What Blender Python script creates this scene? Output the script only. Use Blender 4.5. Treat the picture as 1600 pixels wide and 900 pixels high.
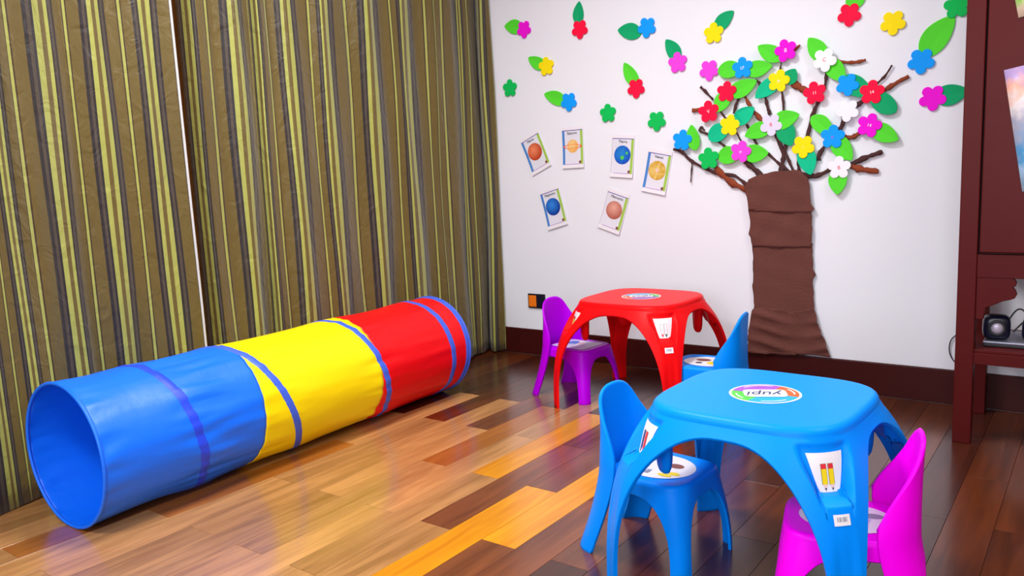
import bpy, bmesh, math, random
import numpy as np
from mathutils import Matrix, Vector, noise

for o in list(bpy.data.objects): bpy.data.objects.remove(o)
S = bpy.context.scene
COL = S.collection
random.seed(7)
PI = math.pi

# ------------------------------------------------------------------ camera
cam = bpy.data.cameras.new('camera'); camo = bpy.data.objects.new('camera', cam); COL.objects.link(camo)
cam.sensor_width = 36; cam.lens = 28.36; cam.clip_start = .05
_r = Vector((0.804816, 0.591964, -0.043006)); _u = Vector((-0.049667, 0.139376, 0.988993)); _f = Vector((-0.591443, 0.793822, -0.141573))
m = Matrix((( _r.x, _u.x, -_f.x, 3.0734), (_r.y, _u.y, -_f.y, -3.8163), (_r.z, _u.z, -_f.z, 1.0675), (0, 0, 0, 1)))
camo.matrix_world = m
S.camera = camo

# ------------------------------------------------------------------ world, exposure, room lamps
w = bpy.data.worlds.new('world'); S.world = w; w.use_nodes = True
w.node_tree.nodes['Background'].inputs[0].default_value = (.9, .93, 1, 1)
w.node_tree.nodes['Background'].inputs[1].default_value = .3
S.view_settings.view_transform = 'Standard'; S.view_settings.look = 'None'
S.view_settings.gamma = 1; S.view_settings.exposure = -0.06
S.view_settings.use_curve_mapping = False
S.cycles.max_bounces = 8; S.cycles.diffuse_bounces = 5
LAMPS = [(1.35, -1.9, 58), (3.4, -1.35, 24), (1.25, -4.1, 40), (3.3, -4.1, 26)]
LAMP_SIZE = .6
def room_lamp(x, y, e):
    l = bpy.data.lights.new('ceiling_lamp_light', 'AREA'); l.energy = e; l.size = LAMP_SIZE; l.color = (1, .985, .975)
    lo = bpy.data.objects.new('ceiling_lamp_light', l); COL.objects.link(lo); lo.location = (x, y, 2.655)
for a in LAMPS: room_lamp(*a)
# daylight through the window in the wall behind the camera
WIN = (3.0, 1.45, 2.4, 1.5)
wl = bpy.data.lights.new('window_daylight', 'AREA'); wl.shape = 'RECTANGLE'; wl.size = WIN[2]; wl.size_y = WIN[3]; wl.energy = 95; wl.color = (.86, .91, 1)
wlo = bpy.data.objects.new('window_daylight', wl); COL.objects.link(wlo); wlo.location = (WIN[0], -5.93, WIN[1]); wlo.rotation_euler = (PI/2, 0, 0)

# ------------------------------------------------------------------ materials
def lin(c):
    return tuple(((v/255)/12.92 if v/255 <= .04045 else ((v/255+.055)/1.055)**2.4) for v in c)
def new_mat(name):
    mt = bpy.data.materials.new(name); mt.use_nodes = True
    nt = mt.node_tree; b = nt.nodes['Principled BSDF']
    return mt, nt, b
def nd(nt, t, **k):
    n = nt.nodes.new(t)
    for a, v in k.items(): setattr(n, a, v)
    return n
def simple(name, rgb, rough=.5, spec=.5, var=0., scale=8., bump=0., bscale=60., metal=0., coat=0., sheen=0.):
    mt, nt, b = new_mat(name)
    c = (*lin(rgb), 1)
    b.inputs['Base Color'].default_value = c; b.inputs['Roughness'].default_value = rough
    b.inputs['Specular IOR Level'].default_value = spec; b.inputs['Metallic'].default_value = metal
    b.inputs['Coat Weight'].default_value = coat; b.inputs['Sheen Weight'].default_value = sheen
    tc = nd(nt, 'ShaderNodeTexCoord')
    if var:
        n = nd(nt, 'ShaderNodeTexNoise'); n.inputs['Scale'].default_value = scale; n.inputs['Detail'].default_value = 4
        nt.links.new(tc.outputs['Object'], n.inputs['Vector'])
        mx = nd(nt, 'ShaderNodeMix', data_type='RGBA', blend_type='MULTIPLY'); mx.inputs[0].default_value = 1
        mp = nd(nt, 'ShaderNodeMapRange'); mp.inputs[3].default_value = 1-var; mp.inputs[4].default_value = 1+var
        nt.links.new(n.outputs[0], mp.inputs[0]); mx.inputs[6].default_value = c
        nt.links.new(mp.outputs[0], mx.inputs[7]); nt.links.new(mx.outputs[2], b.inputs['Base Color'])
    if bump:
        n = nd(nt, 'ShaderNodeTexNoise'); n.inputs['Scale'].default_value = bscale; n.inputs['Detail'].default_value = 3
        nt.links.new(tc.outputs['Object'], n.inputs['Vector'])
        bp = nd(nt, 'ShaderNodeBump'); bp.inputs['Strength'].default_value = bump; bp.inputs['Distance'].default_value = .01
        nt.links.new(n.outputs[0], bp.inputs['Height']); nt.links.new(bp.outputs[0], b.inputs['Normal'])
    return mt
def plastic(name, rgb): return simple(name, rgb, rough=.38, spec=.09, bump=.03, bscale=220)
M = {}
M['wall'] = simple('painted_wall', (234, 235, 244), rough=.75, var=.012, scale=2, bump=.06, bscale=25)
M['wall_dim'] = simple('panelled_wall_paint', (150, 128, 112), rough=.7)
M['ceiling'] = simple('ceiling_paint', (214, 210, 208), rough=.8)
M['base'] = simple('baseboard_wood', (60, 14, 12), rough=.42, spec=.2, var=.15, scale=5)
M['cab'] = simple('cabinet_lacquer', (80, 16, 16), rough=.4, spec=.14, var=.13, scale=6)
M['gap'] = simple('dark_gap', (22, 6, 8), rough=.8)
M['amber'] = simple('amber_wood', (250, 172, 84), rough=.5, var=.1)
M['blue'] = plastic('blue_plastic', (0, 140, 255))
M['red'] = plastic('red_plastic', (240, 12, 18))
M['purple'] = plastic('purple_plastic', (180, 0, 230))
M['pink'] = plastic('pink_plastic', (255, 0, 240))
M['white'] = simple('white_print', (240, 236, 240), rough=.4)
M['paper'] = simple('laminated_paper', (238, 234, 242), rough=.35)
for k, c in dict(p_purple=(160, 80, 200), p_orange=(245, 95, 40), p_blue=(20, 170, 235), p_green=(80, 205, 70), ink=(30, 40, 110),
                 p_red=(225, 40, 60), p_yellow=(245, 215, 20), p_dark=(40, 40, 50), p_grey=(150, 150, 165), p_teal=(30, 90, 80), p_skin=(235, 200, 190),
                 c_blue=(70, 130, 205), c_green=(160, 200, 80), c_purple=(100, 80, 165), p_brown=(130, 70, 60), p_lilac=(205, 200, 232), p_pale=(226, 225, 238)).items():
    M[k] = simple('print_'+k.split('_')[-1], c, rough=.45)
FOAM = dict(magenta=(238, 0, 215), pink=(250, 65, 222), red=(250, 0, 62), blue=(0, 155, 255), yellow=(250, 225, 0), green=(0, 190, 85), white=(243, 241, 250), lavender=(222, 216, 240),
            L=(84, 218, 48), D=(0, 164, 104), T=(0, 190, 140))
for k, c in FOAM.items(): M['f_'+k] = simple('foam_'+{'L': 'lime', 'D': 'emerald', 'T': 'teal'}.get(k, k), c, rough=.75, spec=.25, bump=.04, bscale=400, var=.03, scale=40)
M['crepe'] = simple('brown_crepe_paper', (102, 60, 53), rough=.85, spec=.2, var=.1, scale=14, bump=.25, bscale=90)
M['twig_d'] = simple('dark_twisted_paper', (76, 46, 46), rough=.85, spec=.2, var=.2, scale=40, bump=.3, bscale=120)
M['twig_r'] = simple('rust_twisted_paper', (140, 66, 42), rough=.85, spec=.2, var=.2, scale=40, bump=.3, bscale=120)
M['black'] = simple('black_plastic', (22, 22, 30), rough=.35)
M['navy'] = simple('navy_black_plastic', (18, 20, 44), rough=.3)
M['cone'] = simple('speaker_cone', (205, 195, 215), rough=.35, metal=.3)
M['silver'] = simple('silver_lid', (150, 152, 170), rough=.35, metal=.6)
M['outlet_orange'] = simple('orange_switch', (240, 120, 20), rough=.4)
M['cable'] = simple('cable_rubber', (28, 26, 34), rough=.5)
M['fab_blue'] = simple('blue_nylon', (0, 112, 255), rough=.45, spec=.5, bump=.12, bscale=28)
M['fab_yellow'] = simple('yellow_nylon', (252, 226, 0), rough=.45, spec=.3, bump=.12, bscale=28)
M['fab_red'] = simple('red_nylon', (236, 0, 10), rough=.45, spec=.3, bump=.12, bscale=28)
M['tape'] = simple('blue_binding_tape', (62, 100, 225), rough=.5)
M['tape2'] = simple('deep_blue_binding_tape', (30, 70, 235), rough=.5)

def lamp_mat():
    mt, nt, b = new_mat('lamp_diffuser')
    b.inputs['Emission Color'].default_value = (1, .97, .95, 1); b.inputs['Emission Strength'].default_value = 3
    return mt
M['lamp'] = lamp_mat()

def wood_mat(name, c1, c2):
    mt, nt, b = new_mat(name)
    tc = nd(nt, 'ShaderNodeTexCoord'); oi = nd(nt, 'ShaderNodeObjectInfo')
    off = nd(nt, 'ShaderNodeVectorMath', operation='MULTIPLY_ADD')
    cmb = nd(nt, 'ShaderNodeCombineXYZ')
    for i in range(3): nt.links.new(oi.outputs['Random'], cmb.inputs[i])
    nt.links.new(cmb.outputs[0], off.inputs[0]); off.inputs[1].default_value = (17, 31, 9)
    nt.links.new(tc.outputs['Object'], off.inputs[2])
    mp = nd(nt, 'ShaderNodeMapping'); mp.inputs['Scale'].default_value = (22, 1.6, 10)
    nt.links.new(off.outputs[0], mp.inputs[0])
    n = nd(nt, 'ShaderNodeTexNoise'); n.inputs['Scale'].default_value = 1.6; n.inputs['Detail'].default_value = 6; n.inputs['Distortion'].default_value = .9
    nt.links.new(mp.outputs[0], n.inputs[0])
    mp2 = nd(nt, 'ShaderNodeMapping'); mp2.inputs['Scale'].default_value = (5, 1.1, 4)
    nt.links.new(off.outputs[0], mp2.inputs[0])
    n2 = nd(nt, 'ShaderNodeTexNoise'); n2.inputs['Scale'].default_value = 1.3; n2.inputs['Detail'].default_value = 2
    nt.links.new(mp2.outputs[0], n2.inputs[0])
    ad = nd(nt, 'ShaderNodeMath', operation='MULTIPLY_ADD'); ad.inputs[1].default_value = .55
    nt.links.new(n.outputs[0], ad.inputs[0])
    m3 = nd(nt, 'ShaderNodeMath', operation='MULTIPLY'); m3.inputs[1].default_value = .45
    nt.links.new(n2.outputs[0], m3.inputs[0]); nt.links.new(m3.outputs[0], ad.inputs[2])
    r = nd(nt, 'ShaderNodeValToRGB'); e = r.color_ramp.elements
    e[0].position = .36; e[0].color = (*lin(c1), 1); e[1].position = .64; e[1].color = (*lin(c2), 1)
    nt.links.new(ad.outputs[0], r.inputs[0])
    hs = nd(nt, 'ShaderNodeHueSaturation')
    mr = nd(nt, 'ShaderNodeMapRange'); mr.inputs[3].default_value = .82; mr.inputs[4].default_value = 1.16
    nt.links.new(oi.outputs['Random'], mr.inputs[0]); nt.links.new(mr.outputs[0], hs.inputs['Value'])
    nt.links.new(r.outputs[0], hs.inputs['Color']); nt.links.new(hs.outputs[0], b.inputs['Base Color'])
    b.inputs['Roughness'].default_value = .28; b.inputs['Specular IOR Level'].default_value = .35
    b.inputs['Coat Weight'].default_value = .6; b.inputs['Coat Roughness'].default_value = .17
    bp = nd(nt, 'ShaderNodeBump'); bp.inputs['Strength'].default_value = .06; bp.inputs['Distance'].default_value = .004
    nt.links.new(n.outputs[0], bp.inputs['Height']); nt.links.new(bp.outputs[0], b.inputs['Normal'])
    return mt
WOOD = {'tan': wood_mat('tan_varnished_wood', (146, 100, 56), (196, 142, 88)),
        'brown': wood_mat('brown_varnished_wood', (68, 29, 11), (102, 48, 20)),
        'dark': wood_mat('dark_varnished_wood', (52, 21, 11), (80, 35, 18)),
        'russet': wood_mat('russet_varnished_wood', (92, 46, 26), (134, 74, 42)),
        'amber': wood_mat('amber_varnished_wood', (142, 80, 30), (178, 108, 44)),
        'yellow': wood_mat('yellow_varnished_wood', (206, 120, 4), (240, 164, 20))}
M['slab'] = simple('floor_underlay', (50, 26, 18), rough=.7)

def curtain_mat():
    mt, nt, b = new_mat('striped_curtain_cloth')
    uv = nd(nt, 'ShaderNodeUVMap'); sp = nd(nt, 'ShaderNodeSeparateXYZ'); nt.links.new(uv.outputs[0], sp.inputs[0])
    ad = nd(nt, 'ShaderNodeMath', operation='ADD'); ad.inputs[1].default_value = .5; nt.links.new(sp.outputs[0], ad.inputs[0])
    fr = nd(nt, 'ShaderNodeMath', operation='FRACT'); nt.links.new(ad.outputs[0], fr.inputs[0])
    r = nd(nt, 'ShaderNodeValToRGB'); r.color_ramp.interpolation = 'CONSTANT'
    olive = (98, 81, 34); bright = (158, 160, 78); dark = (38, 31, 33); grey = (72, 62, 52); edge = (60, 40, 22)
    stops = [(0, bright), (.026, edge), (.048, olive), (.245, dark), (.30, grey), (.345, dark), (.385, bright), (.462, olive), (.538, bright), (.615, dark), (.655, grey), (.70, dark), (.735, olive), (.952, edge), (.974, bright)]
    e = r.color_ramp.elements
    e[0].position = 0; e[0].color = (*lin(stops[0][1]), 1); e[1].position = stops[1][0]; e[1].color = (*lin(stops[1][1]), 1)
    for p, c in stops[2:]:
        x = e.new(p); x.color = (*lin(c), 1)
    nt.links.new(fr.outputs[0], r.inputs[0])
    tc = nd(nt, 'ShaderNodeTexCoord')
    n = nd(nt, 'ShaderNodeTexNoise'); n.inputs['Scale'].default_value = 2.2; n.inputs['Detail'].default_value = 3
    nt.links.new(tc.outputs['Object'], n.inputs[0])
    hs = nd(nt, 'ShaderNodeHueSaturation'); mr = nd(nt, 'ShaderNodeMapRange'); mr.inputs[3].default_value = .85; mr.inputs[4].default_value = 1.15
    nt.links.new(n.outputs[0], mr.inputs[0]); nt.links.new(mr.outputs[0], hs.inputs['Value'])
    nt.links.new(r.outputs[0], hs.inputs['Color']); nt.links.new(hs.outputs[0], b.inputs['Base Color'])
    b.inputs['Roughness'].default_value = .5; b.inputs['Sheen Weight'].default_value = .25; b.inputs['Specular IOR Level'].default_value = .35
    mp = nd(nt, 'ShaderNodeMapping'); mp.inputs['Scale'].default_value = (7, 7, 5); nt.links.new(tc.outputs['Object'], mp.inputs[0])
    n3 = nd(nt, 'ShaderNodeTexNoise'); n3.inputs['Scale'].default_value = 2.5; n3.inputs['Detail'].default_value = 3; n3.inputs['Distortion'].default_value = 1
    nt.links.new(mp.outputs[0], n3.inputs[0])
    bp = nd(nt, 'ShaderNodeBump'); bp.inputs['Strength'].default_value = .5; bp.inputs['Distance'].default_value = .016
    nt.links.new(n3.outputs[0], bp.inputs['Height']); nt.links.new(bp.outputs[0], b.inputs['Normal'])
    return mt
M['curtain'] = curtain_mat()
M['hem'] = simple('white_hem', (205, 205, 205), rough=.7)
M['lining'] = simple('curtain_lining', (168, 140, 104), rough=.75)

# ------------------------------------------------------------------ mesh helpers
def link(name, me, mats, parent=None, smooth=False):
    for mt in (mats if isinstance(mats, (list, tuple)) else [mats]): me.materials.append(mt)
    if smooth:
        for p in me.polygons: p.use_smooth = True
    o = bpy.data.objects.new(name, me); COL.objects.link(o)
    if parent: o.parent = parent
    return o
def mesh(name, V, F, mats, parent=None, smooth=False, mi=None, normals=None):
    me = bpy.data.meshes.new(name); me.from_pydata([tuple(v) for v in V], [], F); me.update()
    o = link(name, me, mats, parent, smooth)
    if mi:
        for p, i in zip(me.polygons, mi): p.material_index = i
    if normals is not None: me.normals_split_custom_set_from_vertices([tuple(n) for n in normals])
    return o
def tag(o, label=None, cat=None, group=None, kind=None):
    if label: o['label'] = label
    if cat: o['category'] = cat
    if group: o['group'] = group
    if kind: o['kind'] = kind
    return o
def empty(name, loc=(0, 0, 0), rz=0):
    o = bpy.data.objects.new(name, None); COL.objects.link(o); o.location = loc; o.rotation_euler = (0, 0, rz); o.empty_display_size = .1
    return o
def boxmesh(name, boxes, bevel=0., seg=2):
    bm = bmesh.new()
    for (x0, x1, y0, y1, z0, z1) in boxes:
        r = bmesh.ops.create_cube(bm, size=1)
        for v in r['verts']: v.co = ((x0+x1)/2+v.co.x*(x1-x0), (y0+y1)/2+v.co.y*(y1-y0), (z0+z1)/2+v.co.z*(z1-z0))
    if bevel: bmesh.ops.bevel(bm, geom=list(bm.edges), offset=bevel, segments=seg, affect='EDGES', profile=.5)
    me = bpy.data.meshes.new(name); bm.to_mesh(me); bm.free(); return me
def box(name, b, mt, parent=None, bevel=0., seg=2):
    return link(name, boxmesh(name, [b], bevel, seg), mt, parent)
def struct(o): o['kind'] = 'structure'; return o
def tube(name, pts, rad, mt, parent=None, n=8, flat=1., twist=False, seed=0):
    """round or flattened tube through 3D points; rad may be a list"""
    P = [Vector(p) for p in pts]
    # resample with Catmull-Rom
    Q = []; R = []
    rr = rad if isinstance(rad, (list, tuple)) else [rad]*len(P)
    for i in range(len(P)-1):
        a = P[max(i-1, 0)]; b = P[i]; c = P[i+1]; d = P[min(i+2, len(P)-1)]
        for k in range(6):
            t = k/6
            Q.append(.5*((2*b)+(c-a)*t+(2*a-5*b+4*c-d)*t*t+(3*b-a-3*c+d)*t**3)); R.append(rr[i]*(1-t)+rr[i+1]*t)
    Q.append(P[-1]); R.append(rr[-1])
    rnd = random.Random(seed); V = []; F = []
    for i, q in enumerate(Q):
        t = (Q[min(i+1, len(Q)-1)]-Q[max(i-1, 0)]).normalized()
        up = Vector((0, 1, 0)) if abs(t.y) < .9 else Vector((1, 0, 0))
        s = t.cross(up).normalized(); u = s.cross(t)
        k = R[i]*(1+(.15*math.sin(i*1.1+seed)+rnd.uniform(-.14, .14)-.12 if twist else 0))
        for j in range(n):
            a = 2*PI*j/n+(i*.35 if twist else 0)
            kk = k*(1+(rnd.uniform(-.16, .16) if twist else 0))
            co = q+s*(math.cos(a)*kk)+u*(math.sin(a)*kk*flat)
            V.append(co)
    for i in range(len(Q)-1):
        for j in range(n):
            F.append((i*n+j, i*n+(j+1) % n, (i+1)*n+(j+1) % n, (i+1)*n+j))
    F.append(tuple(range(n))[::-1]); F.append(tuple(range((len(Q)-1)*n, len(Q)*n)))
    return mesh(name, V, F, mt, parent, True)
def text_mesh(s, size, shear=0., ex=.0003, spacing=1.):
    c = bpy.data.curves.new('t', 'FONT'); c.body = s; c.size = size; c.align_x = 'CENTER'; c.align_y = 'CENTER'; c.shear = shear; c.extrude = ex; c.space_character = spacing
    o = bpy.data.objects.new('t', c); COL.objects.link(o)
    dg = bpy.context.evaluated_depsgraph_get(); me = bpy.data.meshes.new_from_object(o.evaluated_get(dg))
    bpy.data.objects.remove(o); me.name = 'lettering'
    return me
def text(name, s, size, mt, parent, matrix, **k):
    me = text_mesh(s, size, **k); me.materials.clear(); o = link(name, me, mt, parent); o.matrix_local = matrix
    return o

class Flat:
    """flat printed shapes gathered into one mesh of several inks; fn maps (x, y, lift) to 3D"""
    def __init__(s, fn=None): s.V = []; s.F = []; s.mi = []; s.mats = []; s.fn = fn or (lambda x, y, l: (x, y, l)); s.l = 0
    def poly(s, pts, mt, lift=None):
        if lift is None: s.l += .00015; lift = s.l
        if mt not in s.mats: s.mats.append(mt)
        i = len(s.V); s.V += [s.fn(x, y, lift) for x, y in pts]; s.F.append(tuple(range(i, i+len(pts)))); s.mi.append(s.mats.index(mt))
    def disc(s, x, y, r, mt, ry=None, n=28, lift=None):
        s.poly([(x+r*math.cos(2*PI*k/n), y+(ry or r)*math.sin(2*PI*k/n)) for k in range(n)], mt, lift)
    def sector(s, r0, r1, a0, a1, mt, n=10, lift=None):
        a = [a0+(a1-a0)*k/n for k in range(n+1)]
        if lift is None: s.l += .00015; lift = s.l
        for k in range(n):
            s.poly([(r0*math.cos(a[k]), r0*math.sin(a[k])), (r1*math.cos(a[k]), r1*math.sin(a[k])), (r1*math.cos(a[k+1]), r1*math.sin(a[k+1])), (r0*math.cos(a[k+1]), r0*math.sin(a[k+1]))], mt, lift)
    def rect(s, x0, x1, y0, y1, mt, lift=None): s.poly([(x0, y0), (x1, y0), (x1, y1), (x0, y1)], mt, lift)
    def build(s, name, parent=None): return mesh(name, s.V, s.F, s.mats, parent, False, s.mi)

# ------------------------------------------------------------------ room shell
RX, RY, RZ = 4.7, -6.0, 2.7
fl = struct(box('floor', (-.3, RX+.1, RY-.1, .1, -.14, -.012), M['slab']))
struct(box('wall_back', (-.3, RX+.1, 0, .12, -.012, RZ), M['wall']))
struct(box('wall_left', (-.3, -.05, RY, 0, -.012, RZ), M['wall']))
struct(box('wall_right', (RX, RX+.1, RY, 0, -.012, RZ), M['wall_dim']))
struct(box('wall_front', (-.3, RX+.1, RY-.1, RY, -.012, RZ), M['wall_dim']))
struct(box('ceiling', (-.3, RX+.1, RY-.1, .12, RZ, RZ+.1), M['ceiling']))
struct(link('baseboard_back', boxmesh('baseboard_back', [(-.05, RX, -.016, 0, 0, .1505)], .004), M['base']))
struct(link('baseboard_right', boxmesh('baseboard_right', [(RX-.016, RX, RY, -.016, 0, .1505)], .004), M['base']))
struct(link('trim_1', boxmesh('trim_1', [(-.05, -.02, -2.25, -1.55, 0, 2.35)], .004), M['amber']))
for i, (x, y, e) in enumerate(LAMPS):
    lp = empty('ceiling_light', (x, y, RZ)); tag(lp, 'square white ceiling light panel above '+['the tunnel', 'the cabinet and tables', 'the room behind the tunnel mouth', 'the empty floor behind the pink chair'][i], 'light', 'ceiling lights of the play room')
    s = .34
    link('lamp_frame', boxmesh('lamp_frame', [(-s, s, -s, -s+.03, -.03, 0), (-s, s, s-.03, s, -.03, 0), (-s, -s+.03, -s+.03, s-.03, -.03, 0), (s-.03, s, -s+.03, s-.03, -.03, 0)]), M['white'], lp)
    box('diffuser', (-s+.03, s-.03, -s+.03, s-.03, -.02, -.01), M['lamp'], lp)

# planks: every board of the parquet is a piece of the floor
PW, PL = .1225, .815
def plank_mesh(L, key):
    me = boxmesh('plank', [(-PW/2+.0005, PW/2-.0005, -L/2+.0005, L/2-.0005, -.012, 0)], .0004, 1); me.materials.append(WOOD[key]); return me
PM = {}
rnd = random.Random(3)
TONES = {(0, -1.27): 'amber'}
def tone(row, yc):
    # boards whose tone the photograph shows; the others vary, paler where light pools at left front
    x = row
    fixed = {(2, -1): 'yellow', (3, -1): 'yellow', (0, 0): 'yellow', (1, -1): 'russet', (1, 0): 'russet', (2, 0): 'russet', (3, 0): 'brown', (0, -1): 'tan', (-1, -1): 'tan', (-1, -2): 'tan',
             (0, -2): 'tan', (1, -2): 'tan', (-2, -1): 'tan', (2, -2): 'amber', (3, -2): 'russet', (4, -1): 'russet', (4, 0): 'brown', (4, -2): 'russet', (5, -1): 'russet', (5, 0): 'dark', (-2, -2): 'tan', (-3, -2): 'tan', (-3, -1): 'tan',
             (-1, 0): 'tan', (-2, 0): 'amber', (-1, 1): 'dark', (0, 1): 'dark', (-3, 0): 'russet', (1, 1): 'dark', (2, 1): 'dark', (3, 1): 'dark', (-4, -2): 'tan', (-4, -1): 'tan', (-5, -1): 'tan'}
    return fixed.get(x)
for row in range(-11, 26):
    xc = 1.2605+PW*(row+.5)
    if xc > RX: break
    x0 = xc
    for k in range(-4, 4):
        base = -1.677 if row % 2 == 0 else -1.265
        ya = base+PL*k; yb = ya+PL
        ya2, yb2 = max(ya, -4.35), (-.017 if yb > -.09 else yb)
        if ya > -.09: continue
        if yb2-ya2 < .03: continue
        if yb2 < -2.9 and xc > 3.2: continue
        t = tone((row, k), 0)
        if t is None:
            t = rnd.choices(['tan', 'brown', 'dark', 'amber'], ([.72, .0, .0, .28] if ya < -1.3 else [.1, .55, .35, 0]) if xc < 1.6 else [0, .55, .45, 0])[0]  # weights put the light falloff into the wood tones: paler left front, darker right
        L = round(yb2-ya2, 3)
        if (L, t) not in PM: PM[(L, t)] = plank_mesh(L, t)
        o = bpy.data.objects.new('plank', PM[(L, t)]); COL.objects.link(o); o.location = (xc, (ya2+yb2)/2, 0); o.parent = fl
wx, wz, ww, wh = WIN
struct(link('window_1', boxmesh('window_1', [(wx-ww/2-.06, wx+ww/2+.06, -6, -5.95, wz-wh/2-.06, wz-wh/2), (wx-ww/2-.06, wx+ww/2+.06, -6, -5.95, wz+wh/2, wz+wh/2+.06), (wx-ww/2-.06, wx-ww/2, -6, -5.95, wz-wh/2, wz+wh/2), (wx+ww/2, wx+ww/2+.06, -6, -5.95, wz-wh/2, wz+wh/2), (wx-.02, wx+.02, -6, -5.955, wz-wh/2, wz+wh/2)]), M['white']))
fr_ = link('floor_boards', boxmesh('floor_boards', [(RX-.01, RX, RY, 0, -.012, -.001), (-.05, RX, RY, -4.36, -.012, -.001)]), WOOD['brown'], fl)
fr_['kind'] = 'stuff'

FL=[
('magenta',0.397,1.854,0.048,270),
('red',0.759,1.805,0.050,270),
('blue',1.153,1.761,0.051,262),
('yellow',0.538,1.637,0.051,95),
('green',0.283,1.544,0.050,90),
('blue',0.676,1.435,0.051,270),
('red',1.085,1.468,0.050,270),
('green',0.917,1.355,0.049,92),
('pink',1.318,1.570,0.051,95),
('green',1.198,1.295,0.051,270),
('yellow',1.505,1.686,0.050,90),
('pink',1.481,1.516,0.050,270),
('red',2.123,1.682,0.050,268),
('yellow',2.299,1.623,0.051,270),
('green',2.537,1.655,0.050,92),
('blue',2.411,1.453,0.053,268),
('magenta',2.458,1.299,0.053,272),
('magenta',1.856,1.561,0.051,105),
('blue',1.655,1.506,0.050,165),
('red',1.577,1.404,0.049,85),
('red',1.486,1.318,0.053,95),
('yellow',1.825,1.430,0.051,75),
('yellow',1.592,1.246,0.051,80),
('lavender',1.790,1.235,0.052,130),
('pink',1.645,1.119,0.052,75),
('blue',1.346,1.190,0.052,80),
('green',1.484,1.093,0.054,95),
('white',2.029,1.499,0.052,60),
('red',1.986,1.361,0.051,100),
('blue',2.125,1.384,0.049,60),
('red',2.226,1.342,0.052,85),
('white',2.127,1.273,0.049,120),
('magenta',2.218,1.203,0.052,70),
('blue',2.066,1.163,0.053,85),
('yellow',1.937,1.127,0.052,55),
('white',2.095,1.026,0.051,90),
]
LV=[
('L',0.389,1.859,0.261,1.890,0.079),
('D',0.751,1.826,0.760,1.949,0.066),
('D',1.120,1.734,0.985,1.771,0.082),
('L',0.538,1.634,0.416,1.699,0.069),
('L',0.659,1.430,0.514,1.491,0.075),
('L',1.096,1.477,1.018,1.604,0.070),
('D',1.325,1.576,1.254,1.689,0.073),
('D',1.511,1.697,1.604,1.775,0.071),
('L',2.115,1.708,2.184,1.792,0.076),
('L',2.413,1.468,2.529,1.621,0.104),
('D',2.458,1.302,2.591,1.318,0.086),
('L',1.845,1.528,1.726,1.597,0.076),
('L',1.662,1.496,1.795,1.502,0.077),
('L',1.665,1.502,1.529,1.504,0.080),
('L',1.580,1.392,1.723,1.443,0.081),
('L',1.573,1.404,1.521,1.312,0.078),
('T',1.830,1.438,1.714,1.362,0.075),
('D',1.860,1.412,1.900,1.476,0.068),
('T',1.611,1.257,1.711,1.321,0.078),
('T',1.598,1.246,1.481,1.186,0.085),
('L',1.790,1.227,1.664,1.190,0.077),
('L',1.790,1.230,1.919,1.273,0.083),
('D',1.843,1.246,1.885,1.133,0.087),
('L',1.651,1.109,1.526,1.097,0.085),
('L',1.652,1.115,1.778,1.106,0.085),
('L',1.414,1.136,1.395,1.263,0.069),
('L',2.023,1.496,1.956,1.604,0.077),
('L',2.029,1.501,2.112,1.399,0.077),
('D',2.106,1.421,2.229,1.328,0.083),
('D',2.213,1.356,2.322,1.250,0.081),
('L',2.226,1.203,2.335,1.133,0.077),
('L',2.066,1.169,1.970,1.260,0.074),
('L',2.069,1.168,2.149,1.057,0.083),
('T',1.931,1.131,1.972,0.998,0.085),
('L',2.095,1.026,2.089,0.906,0.080),
]
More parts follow.
